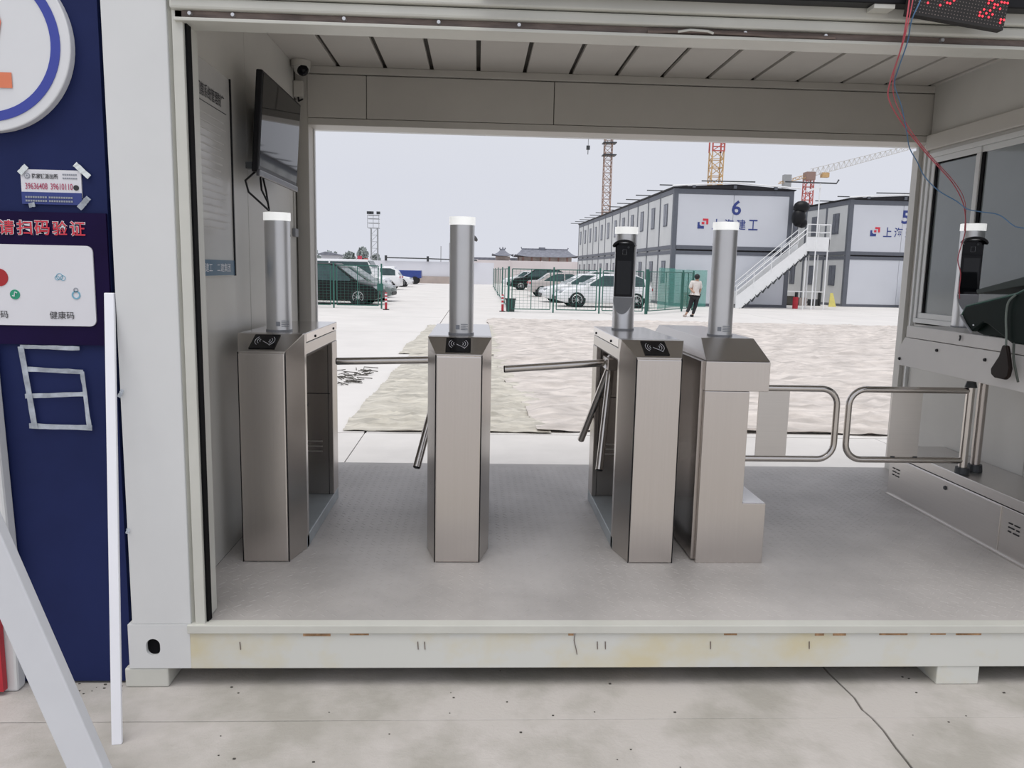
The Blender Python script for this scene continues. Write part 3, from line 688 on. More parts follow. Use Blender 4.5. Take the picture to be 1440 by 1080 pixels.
tag(on.build('lit_dots', led_on, led), kind='stuff'); tag(off.build('unlit_dots', led_off, led), kind='stuff')
MB().tube([(1.45, -.11, 2.68), (1.46, -.105, 2.75), (1.47, -.06, 2.735)], .004, 6).build('hanging_wire', dkmetal, led)
def smooth_pts(P, k=4):
    P = [Vector(p) for p in P]; out = []
    for i in range(len(P)-1):
        a, b, c, d_ = P[max(i-1, 0)], P[i], P[i+1], P[min(i+2, len(P)-1)]
        for s_ in range(k):
            t = s_/k; out.append(.5*((2*b)+(c-a)*t+(2*a-5*b+4*c-d_)*t*t+(3*b-a-3*c+d_)*t**3))
    return out+[P[-1]]
red1 = [(1.376, -.138, 2.50), (1.378, -.138, 2.444), (1.381, -.12, 2.346), (1.407, -.05, 2.299), (1.46, .1, 2.243), (1.512, .2, 2.204), (1.654, .35, 2.146), (1.834, .5, 2.071), (1.971, .62, 2.027), (2.18, .85, 1.988), (2.342, 1.02, 1.92), (2.446, 1.15, 1.846), (2.496, 1.225, 1.787), (2.484, 1.225, 1.726), (2.473, 1.225, 1.653), (2.496, 1.225, 1.581), (2.496, 1.225, 1.508), (2.508, 1.232, 1.453)]
red2 = [(1.385, -.145, 2.50), (1.386, -.145, 2.441), (1.384, -.12, 2.335), (1.402, -.05, 2.276), (1.47, .1, 2.255), (1.534, .2, 2.205), (1.675, .35, 2.139), (1.85, .5, 2.065), (2.185, .85, 1.996), (2.372, 1.05, 1.922), (2.492, 1.225, 1.80)]
blue = [(1.42, -.140, 2.50), (1.415, -.138, 2.442), (1.401, -.12, 2.384), (1.43, -.05, 2.333), (1.457, .05, 2.267), (1.503, .15, 2.243), (1.589, .25, 2.191), (1.671, .35, 2.12), (1.743, .45, 2.075), (1.809, .5, 2.027), (1.873, .55, 1.977), (1.969, .6, 1.926), (2.083, .65, 1.889), (2.134, .65, 1.857), (2.167, .6, 1.842), (2.213, .55, 1.827), (2.246, .5, 1.781), (2.258, .45, 1.767), (2.4, .3, 1.72), (2.79, .2, 1.7)]
tag(MB().tube(smooth_pts(red1), .0026, 6).build('wire', wire_r), 'red wire running down onto the face scanner screen on the ledge', 'wire', 'loose wires from the dot display')
tag(MB().tube(smooth_pts(red2), .0018, 6).build('wire', wire_r), 'thinner red wire ending at the cap of the ledge scanner', 'wire', 'loose wires from the dot display')
tag(MB().tube(smooth_pts(blue), .0022, 6).build('wire', wire_b), 'blue wire sagging across the booth window', 'wire', 'loose wires from the dot display')
# ================================================================== DARK CASE ON LEDGE
ca = root('padded_case', 'black-green angular case with hanging rubber paddle on the ledge', 'case', (2.45, .75, 1.302))
side = [(.78, 1.312), (.815, 1.34), (.865, 1.385), (.845, 1.425), (.51, 1.492), (.40, 1.535), (.28, 1.56), (.28, 1.285), (.50, 1.285), (.66, 1.352), (.70, 1.362)]
MB().prism(side, 'x', 2.295, 2.322).build('side_shell', dkgreen, ca, bevel=.006)
MB().prism([(.78, 1.312), (.865, 1.385), (.845, 1.425), (.51, 1.492), (.40, 1.535), (.28, 1.56), (.28, 1.303), (.74, 1.303)], 'x', 2.322, 2.56).build('body', dkgreen, ca, bevel=.006)
MB().tube([(2.30, .865, 1.387), (2.305, .845, 1.428), (2.305, .51, 1.495), (2.305, .40, 1.538), (2.305, .28, 1.563)], .007, 8).build('rim', dkgrn2, ca, smooth=True)
MB().tube([(2.292, .775, 1.312), (2.292, .815, 1.34), (2.292, .868, 1.385)], .005, 8).build('edge_trim', cut_m, ca, smooth=True)
MB().prism([(.96, 1.484), (.97, 1.505), (.71, 1.557), (.50, 1.60), (.50, 1.56), (.60, 1.535)], 'x', 2.42, 2.62).build('rear_flap', M('flap_grey', (.05, .065, .06), .5, spec=.2), ca, bevel=.004)
MB().tube(smooth_pts([(2.29, .50, 1.492), (2.283, .53, 1.46), (2.283, .535, 1.40), (2.283, .52, 1.32), (2.283, .515, 1.27)]), .0045, 8).build('strap', M('strap_grey', (.16, .19, .17), .5), ca, smooth=True)
MB().prism([(.53, 1.275), (.50, 1.275), (.485, 1.24), (.465, 1.18), (.47, 1.145), (.49, 1.128), (.56, 1.128), (.585, 1.14), (.59, 1.165), (.545, 1.225)], 'x', 2.275, 2.292).build('paddle', brownblk, ca, bevel=.006)
MB().tube(smooth_pts([(2.285, .47, 1.29), (2.28, .455, 1.23), (2.28, .44, 1.19), (2.28, .41, 1.13)]), .005, 8).build('strap', M('strap_dark', (.05, .06, .05), .5), ca, smooth=True)
MB().sphere((2.292, .765, 1.345), .006, 8, (.5, 1, .6)).build('stud', strip_m, ca)
# ================================================================== MODULAR BUILDINGS
def modular(name, label, num, loc, rz, nb=12, bay=2.64, Wd=5.85):
    t = root(name, label, 'building', (0, 0, 0), 'two-storey site office blocks')
    L = nb*bay; H = 5.62
    core = MB(); core.box(.06, Wd-.06, .06, L-.06, .05, H-.1); core.build('core', bside, t)
    for z0, z1 in ((.14, 2.50), (2.93, 5.36)):
        for x0, x1 in ((.16, Wd/2-.01), (Wd/2+.01, Wd-.16)):
            MB().box(x0, x1, .0, .07, z0, z1).build('front_panel', bwhite, t)
        for k in range(nb):
            a, b = k*bay+.09, (k+1)*bay-.09
            MB().box(.0, .08, a, b, z0, z1).build('side_panel', bside, t)
            MB().box(Wd-.08, Wd, a, b, z0, z1).build('side_panel', bside, t)
            wz = z0+.95; w = MB().box(-.03, .03, a+1.0, a+1.75, wz, wz+1.1).build('window', bgrey, t)
            for q in range(2): MB().box(-.04, -.028, a+1.04+q*.36, a+1.35+q*.36, wz+.05, wz+1.05).build('pane', bwin, w)
    for x in (0, Wd):
        for y in (0, L):
            s_ = .2; MB().box(x-(s_ if x else .02), x+(.02 if x else s_), y-(s_ if y else .02), y+(.02 if y else s_), 0, H).build('corner_post', bgrey, t)
    for k in range(1, nb):
        for x in (-.02, Wd-.06): MB().box(x, x+.08, k*bay-.09, k*bay+.09, 0, H).build('side_post', bgrey, t)
    for z0, z1 in ((0, .13), (2.50, 2.67), (2.75, 2.93), (5.37, 5.60)):
        m = MB(); m.box(.18, Wd-.18, -.02, .1, z0, z1); m.box(.18, Wd-.18, L-.1, L+.02, z0, z1); m.box(-.02, .1, .18, L-.18, z0, z1); m.box(Wd-.1, Wd+.02, .18, L-.18, z0, z1)
        m.build('frame_beam', bgrey, t)
    MB().box(.1, Wd-.1, .02, L-.02, 2.67, 2.75).build('joint_gap', blk, t)
    rf = MB(); rf.loft([[(-.05, -.05, H), (Wd+.05, -.05, H), (Wd+.05, L, H), (-.05, L, H)], [(-.1, -.1, H+.06), (Wd+.1, -.1, H+.06), (Wd+.1, L+.1, H+.06), (-.1, L+.1, H+.06)], [(Wd/2-.05, -.1, H+.24), (Wd/2+.05, -.1, H+.24), (Wd/2+.05, L, H+.24), (Wd/2-.05, L, H+.24)]])
    rf.build('roof', broof, t)
    MB().tube([(-.15, -.15, H+.10), (Wd/2, -.15, H+.30), (Wd+.3, -.15, H+.12)], .035, 6).build('roof_edge', stair_w, t)
    for k in range(nb+1): MB().tube([(-.75, k*bay-.05, H+.12), (.6, k*bay-.05, H+.12)], .028, 5).build('roof_bar', dkmetal, t)
    for x in (.9, 2.9, 4.9): MB().box(x-.07, x+.07, -.17, -.02, H+.03, H+.18).build('roof_bracket', bgrey, t)
    MB().tube([(1.2, -.3, H+.33), (3.8, -.3, H+.35)], .03, 5).build('roof_bar', dkmetal, t)
    # lettering and emblem on the front wall
    lettering(num, (2.84, -.005, 4.42), (.46, 0, 0), (0, 0, .70), navy_ink, t, bold=.02, depth=.006)
    for i, ch in enumerate('上海建工'):
        lettering(ch, (1.93+i*.60-.02, -.005, 3.72), (.46, 0, 0), (0, 0, .50), navy_ink, t, bold=.012, depth=.006)
    e1 = MB(); e1.prism([(1.20, 3.74), (1.52, 3.74), (1.52, 3.87), (1.37, 3.87), (1.30, 3.93), (1.30, 4.05), (1.20, 4.05)], 'y', -.015, -.002); e1.build('emblem', navy_ink, t)
    e2 = MB(); e2.prism([(1.45, 4.22), (1.72, 4.22), (1.72, 3.95), (1.62, 3.95), (1.62, 4.12), (1.45, 4.12)], 'y', -.015, -.002); e2.prism([(1.40, 3.95), (1.53, 3.95), (1.53, 4.06), (1.40, 4.06)], 'y', -.015, -.002)
    e2.build('emblem', red_t, t)
    return place(t, loc, rz)
b6 = modular('office_block', 'two-storey white site office block numbered 6', '6', (9.40, 35.3, 0), math.radians(.9))
b5 = modular('office_block', 'two-storey white site office block numbered 5, beyond the stairs', '5', (19.56, 38.5, 0), math.radians(.9))
def stairs(label, ox, oy):
    t = root('outdoor_stairs', label, 'stairs', (ox, oy, 0), 'outdoor stairs of the office blocks')
    # along +x, up from (0,0,0)
    R_, H_ = 3.2, 2.80
    for y in (-.55, .45):
        MB().prism([(0, 0), (.25, 0), (R_, H_-.25), (R_, H_+.35), (0, .55)], 'y', oy+y, oy+y+.05).xf(Matrix.Translation((ox, 0, 0))).build('stringer', stair_w, t)
        for dz in (.78, 1.0): MB().tube([(ox, oy+y, dz), (ox+R_, oy+y, H_+dz-.0)], .022, 6).build('handrail', stair_w, t)
        for k in range(5):
            x = ox+R_*k/4; z = H_*k/4; MB().cyl((x, oy+y, z+.3), (x, oy+y, z+1.0), .02, None, 6).build('baluster', stair_w, t)
    for k in range(13):
        x = ox+.12+k*.245; z = .12+k*.213
        m = MB(); m.box(x, x+.28, oy-.5, oy+.45, z, z+.03); m.bar((x+.30, oy-.53, z+.02), (x+.16, oy-.53, z-.22), .06); m.bar((x+.16, oy-.53, z-.22), (x+.06, oy-.53, z-.1), .04); m.build('tread', dkmetal, t)
    MB().box(ox+R_, ox+R_+1.1, oy-.55, oy+.55, H_-.06, H_).build('landing', stair_w, t)
    MB().box(ox+R_, ox+R_+1.1, oy-.56, oy-.53, H_, H_+.60).build('kick_plate', stair_w, t)
    MB().box(ox+R_+1.07, ox+R_+1.1, oy-.56, oy+.5, H_, H_+.60).build('kick_plate', stair_w, t)
    for dz in (.82, 1.18): MB().tube([(ox+R_, oy-.55, H_+dz), (ox+R_+1.1, oy-.55, H_+dz), (ox+R_+1.1, oy+.5, H_+dz)], .022, 6).build('handrail', stair_w, t)
    for x in (0, .55, 1.1): MB().cyl((ox+R_+x, oy-.55, H_+.5), (ox+R_+x, oy-.55, H_+1.18), .022, None, 6).build('baluster', stair_w, t)
    for x, y in ((.05, -.5), (1.05, -.5), (1.05, .5), (.6, .5)): MB().cyl((ox+R_+x, oy+y, 0), (ox+R_+x, oy+y, H_), .032, None, 8).build('post', stair_w, t)
    MB().box(ox+R_+.02, ox+R_+1.08, oy-.5, oy+.5, H_-.2, H_-.06).build('under_frame', bgrey, t)
    return t
stairs('white steel stairs climbing in front of office block 6', 12.25, 34.5)
stairs('white steel stairs at office block 5, cut off by the rear post', 22.5, 37.7)
cp = root('stair_canopy', 'pale pole with small canopy beam at the corner of office block 6', 'pole', (15.9, 34.3, 0))
MB().cyl((15.75, 33.6, 0), (15.75, 33.6, 5.83), .03, None, 8).build('pole', stair_w, cp)
MB().bar((15.1, 33.6, 5.45), (15.8, 33.6, 5.66), .12, .08).build('canopy_beam', stair_w, cp)
MB().tube([(14.1, 33.6, 5.85), (16.5, 33.6, 5.83), (16.6, 33.6, 6.0)], .035, 6).build('top_bar', dkmetal, cp)
bd = MB()
bd.sphere((15.52, 35.0, 4.85), .40, 12, (1, .8, .75)); bd.sphere((15.42, 35.0, 4.35), .38, 12, (.9, .8, 1.2)); bd.sphere((15.6, 35.0, 4.1), .25, 10)
tag(bd.build('black_bundle', blk, smooth=True), 'lumpy black bundle hung at the corner of office block 6 above the stairs', 'bundle')
ac = root('fire_extinguisher', 'red fire extinguisher standing at the foot of office block 6', 'extinguisher', (15.45, 34.75, 0))
MB().cyl((15.45, 34.75, 0), (15.45, 34.75, .56), .13, None, 14).build('cylinder', red_m, ac, smooth=True)
MB().cyl((15.45, 34.75, .56), (15.45, 34.75, .68), .05, .03, 10).build('valve', blk, ac)
tb_ = root('bench', 'low bench with clutter between the office blocks', 'bench', (17.3, 39, 0))
MB().box(16.4, 18.6, 38.8, 39.3, .72, .77).build('bench_top', stair_w, tb_)
for x in (16.5, 17.25, 18.52): MB().box(x-.03, x+.03, 38.9, 39.2, 0, .72).build('leg', dkmetal, tb_)
for i, x in enumerate((16.9, 17.6, 18.2)):
    tag(MB().box(x-.22, x+.22, 38.95, 39.3, .0, .5-.08*i).build('crate', (gap_m, far_brown, dkmetal)[i], bevel=.02), ('dark crate under left half of the bench between the office blocks', 'brown crate under the middle of the bench between office blocks', 'grey-black low crate under right end of the bench')[i], 'crate', 'crates under the bench')
tag(MB().loft([[(18.55, 37.9, 0), (18.95, 37.9, 0), (18.95, 37.94, 0), (18.55, 37.94, 0)], [(18.68, 38.1, .72), (18.82, 38.1, .72), (18.82, 38.14, .72), (18.68, 38.14, .72)]]).build('floor_sign', M('sign_yellow', (.62, .55, .16), .5)), 'yellow folding warning sign in front of office block 5', 'sign')
tag(MB().box(10.0, 10.35, 35.0, 35.06, .02, .68).build('red_notice', M('notice_red', (.33, .13, .13), .6)), 'dull red notice leaning on office block 6 behind the walker', 'notice')

# ================================================================== FENCES
def fence(name, label, pts, H=1.66, mid=True, net=True):
    t = root(name, label, 'fence', (*pts[0], 0))
    for k, (a, b) in enumerate(zip(pts, pts[1:])):
        a3, b3 = Vector((*a, 0)), Vector((*b, 0)); d = b3-a3; L = d.length; e = d.normalized(); up = Vector((0, 0, 1))
        pa, pb = a3+e*.12, b3-e*.12
        f = MB(); z0, z1 = .12, H-.05
        f.bar(pa+up*z0, pb+up*z0, .035); f.bar(pa+up*z1, pb+up*z1, .035); f.bar(pa+up*z0, pa+up*z1, .035); f.bar(pb+up*z0, pb+up*z1, .035)
        if mid: f.bar((pa+pb)/2+up*z0, (pa+pb)/2+up*z1, .03)
        f.build('panel_frame', green_f, t)
        w = MB(); n = int((L-.24)/.14)
        for i in range(1, n): q = pa+(pb-pa)*i/n; w.bar(q+up*z0, q+up*z1, .007)
        for i in range(1, 14): z = z0+(z1-z0)*i/14; w.bar(pa+up*z, pb+up*z, .007)
        
        if net: tag(w.build('wire_mesh', green_f, t), kind='stuff')
    for a in pts: MB().bar((*a, 0), (*a, H+.04), .055).build('post', green_f, t)
    return t
f1 = fence('mesh_fence', 'green wire mesh fence in front of the parked black van', [(-11.4, 27.4), (-8.4, 27.4), (-5.42, 27.4), (-3.62, 27.4)])
MB().box(-3.78, -3.55, 27.33, 27.39, .68, .95).build('lock_box', green_f, f1)
fence('mesh_fence', 'green wire mesh fence in front of the white hatchback', [(1.20, 26.75), (2.88, 26.75), (4.62, 26.75), (6.42, 26.9)], mid=True)
fence('mesh_fence', 'green mesh fence corner section beside the walking person', [(6.5, 27.0), (8.55, 29.7), (9.35, 31.0)], mid=True)
fence('mesh_fence', 'distant green mesh fence running back along the parked cars', [(1.22, 27.9), (1.25, 36), (1.3, 46), (1.4, 58), (1.5, 70)], mid=True, net=False)
gn = MB(); gn.prism([(8.0, 31.5), (9.3, 34.0), (9.25, 34.05), (7.95, 31.55)], 'z', 0, 1.8); gn.prism([(9.3, 34.0), (11.0, 34.6), (11.0, 34.65), (9.3, 34.06)], 'z', 0, 1.75)
tag(gn.build('green_netting', green_n), 'translucent green netting around the front corner of office block 6', 'netting')
# ================================================================== BINS, BOLLARDS
bn = root('rubbish_bin', 'dark green rubbish bin at the end of the right fence', 'bin', (1.28, 27.05, 0))
MB().loft([[(x, y, z) for x, y in ((1.28-w, 27.05-w), (1.28+w, 27.05-w), (1.28+w, 27.05+w), (1.28-w, 27.05+w))] for z, w in ((0, .15), (.46, .18))]).build('body', M('bin_green', (.05, .08, .075), .5), bn)
MB().box(1.07, 1.49, 26.85, 27.25, .46, .50).build('lid', dkmetal, bn)
def bollard(x, y, label):
    t = root('bollard', label, 'bollard', (x, y, 0), 'red and white flexible bollards')
    MB().cyl((x, y, 0), (x, y, .03), .12, None, 14).build('base', blk, t)
    for k, (z0, z1) in enumerate(((.03, .28), (.28, .34), (.34, .42), (.42, .48), (.48, .54), (.54, .60), (.60, .64))):
        MB().cyl((x, y, z0), (x, y, z1), .045, None, 12).build('band', red_m if k % 2 == 0 else sign_w, t)
bollard(.98, 26.9, 'red and white bollard beside the rubbish bin'); bollard(-3.36, 26.6, 'red and white bollard at the end of the left fence')
# ================================================================== CARS
def car(label, x, y, rz, paint, L=4.3, Wd=1.8, H=1.47, kind='hatch', tail=False, name='car'):
    t = root(name, label, 'car', (0, 0, 0), 'parked cars'); h = L/2
    van = kind in ('van', 'mpv')
    belt = .62*H if not van else .56*H
    if kind == 'sedan': prof = [(-h, .62), (-h+.08, belt+.04), (-h+.7, belt+.07), (h-1.3, belt+.0), (h-.35, belt-.16), (h-.05, .60), (h, .45)]
    elif kind == 'mpv': prof = [(-h, .5), (-h+.05, belt), (-h+.5, belt+.02), (h-.95, belt+.02), (h-.3, belt-.14), (h-.03, .62), (h, .4)]
    elif kind == 'van': prof = [(-h, .5), (-h+.03, belt), (-h+.5, belt), (h-.6, belt), (h-.2, belt-.1), (h-.02, .6), (h, .4)]
    else: prof = [(-h, .55), (-h+.06, belt+.02), (-h+.5, belt+.04), (h-1.15, belt-.0), (h-.35, belt-.14), (h-.05, .58), (h, .42)]
    rings = []
    for px, zt in prof:
        e = min(1, (h-abs(px))/.25+.72); w = Wd/2*min(1, e); zb = .30 if abs(px) > h-.1 else .2
        half = [(0, zb), (w*.88, zb), (w*.98, zb+.12), (w, (zb+zt)/2), (w*.96, zt-.05), (w*.86, zt), (0, zt+.02)]
        rings.append([(px, yy, z) for yy, z in half]+[(px, -yy, z) for yy, z in half[-2:0:-1]])
    MB().loft(rings).build('body', paint, t, smooth=True)
    gh = {'hatch': [(-h+.06, 0), (-h+.28, .62), (-h+.75, 1), (h-2.05, 1), (h-1.1, 0)], 'sedan': [(-h+.55, 0), (-h+1.25, .93), (-h+1.8, 1), (h-2.1, 1), (h-1.2, 0)],
          'mpv': [(-h+.03, 0), (-h+.15, .8), (-h+.5, 1), (h-1.9, 1), (h-.85, 0)], 'van': [(-h+.02, 0), (-h+.08, .9), (-h+.3, 1), (h-1.1, 1), (h-.55, 0)]}[kind]
    bz_ = belt; top = H
    def sec(px, f):
        z = bz_+(top-bz_)*f; wb = Wd/2*.90; wt = Wd/2*(.90-.20*f)
        return wb, wt, z
    rings = []
    for px, f in gh:
        wb, wt, z = sec(px, f); zb = bz_-.06
        rings.append([(px, -wb, zb), (px, wb, zb), (px, wt, z-.04*f), (px, wt*.86, z), (px, -wt*.86, z), (px, -wt, z-.04*f)])
    MB().loft(rings).build('cabin', paint, t, smooth=True)
    # side windows follow the cabin outline
    (xa, _), (xb, fb), (xc, _), (xd, _), (xe, _) = gh
    zc = bz_+.03; zt = bz_+(top-bz_)*.86
    def side(z): f = (z-bz_)/(top-bz_); return Wd/2*(.90-.20*f)+.008
    m1 = (xc+xd)/2-.05
    for sg in (-1, 1):
        for q in ([(xa+.3, zc), (m1-.04, zc), (m1-.04, zt), (xc-.02, zt), (xb+.12, zc+(zt-zc)*.75)], [(m1+.04, zc), (xe-.22, zc), (xd+.02, zt), (m1+.04, zt)]):
            MB().loft([[(a, sg*(side(z)-d), z) for a, z in q] for d in (0.03, -.004)]).build('side_window', glass_c, t)
    def slant(p0, p1, yw0, yw1, nm, mat=glass_c):
        (ax, az), (bx_, bz2) = p0, p1; n_ = Vector((bz2-az, 0, -(bx_-ax))).normalized(); s_ = 1 if nm == 'windscreen' else -1
        if n_.x*s_ < 0: n_ = -n_
        MB().loft([[(ax+n_.x*d, -yw0, az+n_.z*d), (ax+n_.x*d, yw0, az+n_.z*d), (bx_+n_.x*d, yw1, bz2+n_.z*d), (bx_+n_.x*d, -yw1, bz2+n_.z*d)] for d in (-.02, .012)]).build(nm, mat, t)
    slant((xe-.08, bz_+.05), (xd+.06, top-.06), Wd/2*.84, Wd/2*.64, 'windscreen')
    slant((xa+(xb-xa)*.15, bz_+(top-bz_)*fb*.15), (xb+.02, bz_+(top-bz_)*fb*.97), Wd/2*.80, Wd/2*.68, 'rear_window')
    wx = (h-.85, -h+.75); R = .33
    for px in wx:
        for sg in (-1, 1):
            MB().cyl((px, sg*(Wd/2*.90), R), (px, sg*(Wd/2+.004), R+.02), R+.055, None, 24).build('wheel_arch', blk, t)
            w = MB().cyl((px, sg*(Wd/2*.86), R), (px, sg*(Wd/2+.02), R), R, None, 24).build('wheel', tyre_m, t)
            rm = MB(); rm.cyl((px, sg*(Wd/2+.018), R), (px, sg*(Wd/2+.026), R), .075, None, 10)
            for k in range(9):
                a = 2*PI*k/9; rm.bar((px+.06*math.cos(a), sg*(Wd/2+.024), R+.06*math.sin(a)), (px+.215*math.cos(a), sg*(Wd/2+.024), R+.215*math.sin(a)), .035, .01)
            rm.tube([(px+.22*math.cos(2*PI*k/18), sg*(Wd/2+.022), R+.22*math.sin(2*PI*k/18)) for k in range(18)], .018, 5, True)
            rm.build('rim', rim_m, w)
    for sg in (-1, 1):
        MB().box(h-.38, h-.08, sg*Wd/2*.70-.14, sg*Wd/2*.70+.14, belt-.30, belt-.18).build('headlight', M_head, t, bevel=.03)
        MB().box(-h+.0, -h+.22, sg*Wd/2*.78-.13, sg*Wd/2*.78+.13, belt-.16, belt-.02).build('tail_light', M_tail, t, bevel=.03)
        MB().box(xe-.30, xe-.12, sg*(Wd/2+.06)-.07, sg*(Wd/2+.06)+.07, belt+.0, belt+.14).build('mirror', paint, t, bevel=.03)
    MB().box(h-.06, h+.012, -.5, .5, .30, .46).build('grille', blk, t)
    return place(t, (x, y, 0), rz)
M_head = M('headlight', (.45, .47, .5), .15, .3); M_tail = M('tail_light', (.42, .02, .04), .3)
def paintm(n, c, r=.25, coat=.5, spec=None): return M(n, c, r, 0, .01, coat=coat, spec=spec)
pw = paintm('car_white', (.80, .81, .83)); pk = paintm('car_black', (.008, .009, .010), .3, 0, .3); pg = paintm('car_dark_green_grey', (.16, .20, .19)); pp = paintm('car_pinkish_silver', (.52, .47, .46)); ps_ = paintm('car_silver', (.50, .52, .53))
R0, R1 = 0, PI
car('black people carrier parked behind left fence', -6.35, 31.0, math.radians(-5), pk, 4.8, 1.85, 1.70, 'mpv')
car('greenish grey car parked directly behind the black people carrier', -6.2, 34.5, math.radians(-5), pg, 4.7, 1.85, 1.62, 'mpv')
car('tall white van parked behind the greenish grey car', -7.1, 39.0, math.radians(-4), pw, 5.2, 1.9, 1.95, 'van', name='van')
car('white hatchback with tail toward the open lane, behind the vans', -7.6, 54.5, math.radians(178), pw, 4.4, 1.85, 1.6, 'hatch')
car('second white car parked behind the white hatchback on the left', -7.6, 64.0, 0, pw, 4.5, 1.8, 1.5, 'hatch')
car('white hatchback parked behind the right fence, nearest of the right row', 5.65, 32.6, math.radians(182), pw, 4.25, 1.8, 1.48, 'hatch')
car('white car with nose past the nearest white hatchback', 5.45, 37.2, math.radians(184), pw, 4.5, 1.8, 1.46, 'hatch')
car('dark silver car roof showing above the white hatchbacks', 6.7, 41.5, math.radians(183), ps_, 4.6, 1.8, 1.62, 'sedan')
car('pinkish silver saloon with red tail light', 5.5, 45.8, math.radians(2), pp, 4.7, 1.82, 1.48, 'sedan')
car('black off-road car behind the pinkish saloon', 4.95, 61, math.radians(180), pk, 4.6, 1.85, 1.7, 'hatch')
car('white saloon parked furthest back in the right row', 4.75, 75, math.radians(180), pw, 4.6, 1.8, 1.5, 'sedan')
bt_ = root('blue_truck', 'small blue flatbed truck by perimeter wall', 'truck', (-6.6, 76, 0))
MB().box(-8.0, -5.5, 75.2, 76.8, .6, 1.35).build('load_bed', M('truck_blue', (.03, .06, .26), .4), bt_, bevel=.05)
MB().box(-9.2, -8.05, 75.2, 76.8, .5, 1.7).build('cab', pw, bt_, bevel=.12)
for x in (-8.7, -6.1):
    for y in (75.2, 76.8): MB().cyl((x, y-.1, .38), (x, y+.1, .38), .38, None, 16).build('wheel', tyre_m, bt_)
# ================================================================== PERSON
def person():
    t = root('person', 'person in a loose beige shirt and black trousers walking away', 'person', (7.95, 25.6, 0))
    ox, oy = 7.93, 25.6
    J = {'pelvis': (0, 0, .80, .13), 'waist': (.01, .0, .95, .12), 'chest': (.03, 0, 1.17, .14), 'neck': (.06, 0, 1.33, .055), 'head0': (.07, 0, 1.40, .07), 'head1': (.075, .01, 1.47, .075),
         'sl': (-.13, 0, 1.25, .055), 'el': (-.19, -.05, 1.03, .042), 'wl': (-.10, -.14, .92, .03), 'hl': (-.06, -.18, .90, .028),
         'sr': (.18, .0, 1.25, .055), 'er': (.21, .02, 1.02, .042), 'wr': (.20, .10, .85, .03), 'hr': (.20, .13, .79, .03),
         'hipl': (-.06, 0, .74, .095), 'kl': (-.12, .08, .43, .062), 'al': (-.27, -.05, .15, .042), 'tl': (-.31, .02, .045, .035),
         'hipr': (.09, 0, .74, .095), 'kr': (.07, .06, .42, .062), 'ar': (-.03, .02, .09, .042), 'tr': (.0, .14, .035, .035)}
    E_ = [('pelvis', 'waist'), ('waist', 'chest'), ('chest', 'neck'), ('neck', 'head0'), ('head0', 'head1'), ('chest', 'sl'), ('sl', 'el'), ('el', 'wl'), ('wl', 'hl'), ('chest', 'sr'), ('sr', 'er'), ('er', 'wr'), ('wr', 'hr'),
          ('pelvis', 'hipl'), ('hipl', 'kl'), ('kl', 'al'), ('al', 'tl'), ('pelvis', 'hipr'), ('hipr', 'kr'), ('kr', 'ar'), ('ar', 'tr')]
    def skin(name, keys, edges, mat, grow, parent):
        idx = {k: i for i, k in enumerate(keys)}
        me = bpy.data.meshes.new(name); me.from_pydata([J[k][:3] for k in keys], [(idx[a], idx[b]) for a, b in edges], [])
        o = bpy.data.objects.new(name, me); COL.objects.link(o)
        if not me.skin_vertices: 
            bm = bmesh.new(); bm.from_mesh(me); bm.verts.layers.skin.verify(); bm.to_mesh(me); bm.free()
        for k, i in idx.items():
            r = J[k][3]+grow; me.skin_vertices[0].data[i].radius = (r, r)
            me.skin_vertices[0].data[i].use_root = i == 0
        o.modifiers.new('s', 'SKIN').use_smooth_shade = True; o.modifiers.new('u', 'SUBSURF').levels = 1; o.modifiers['u'].render_levels = 1
        bpy.context.view_layer.update(); nm_ = bpy.data.meshes.new_from_object(o.evaluated_get(bpy.context.evaluated_depsgraph_get()))
        nm_.materials.clear(); nm_.materials.append(mat); o.modifiers.clear(); o.data = nm_; o.parent = parent
        ORG[o.name] = Vector((ox, oy, 0)); return o
    b = skin('body', list(J), E_, skin_m, 0, t)
    skin('shirt', ['waist', 'chest', 'sl', 'el', 'sr', 'er', 'pelvis'], [('waist', 'chest'), ('chest', 'sl'), ('sl', 'el'), ('chest', 'sr'), ('sr', 'er'), ('pelvis', 'waist')], shirt_m, .032, b)
    skin('trousers', ['pelvis', 'hipl', 'kl', 'al', 'hipr', 'kr', 'ar'], [('pelvis', 'hipl'), ('hipl', 'kl'), ('kl', 'al'), ('pelvis', 'hipr'), ('hipr', 'kr'), ('kr', 'ar')], trouser_m, .018, b)
    MB().sphere((ox+.075, oy-.005, 1.465), .105, 14, (.95, 1.05, 1.0)).build('hair', hair_m, t, smooth=True)
    MB().sphere((ox+.09, oy+.06, 1.425), .06, 10, (.9, .9, 1.1)).build('face', skin_m, t, smooth=True)
    for k, (x, y) in enumerate(((-.30, .0), (-.01, .12))): MB().box(ox+x-.045, ox+x+.045, oy+y-.13, oy+y+.13, 0, .08).build('shoe', (far_brown, trouser_m)[k], t, bevel=.03)
    t.location = (ox, oy, 0)
person()
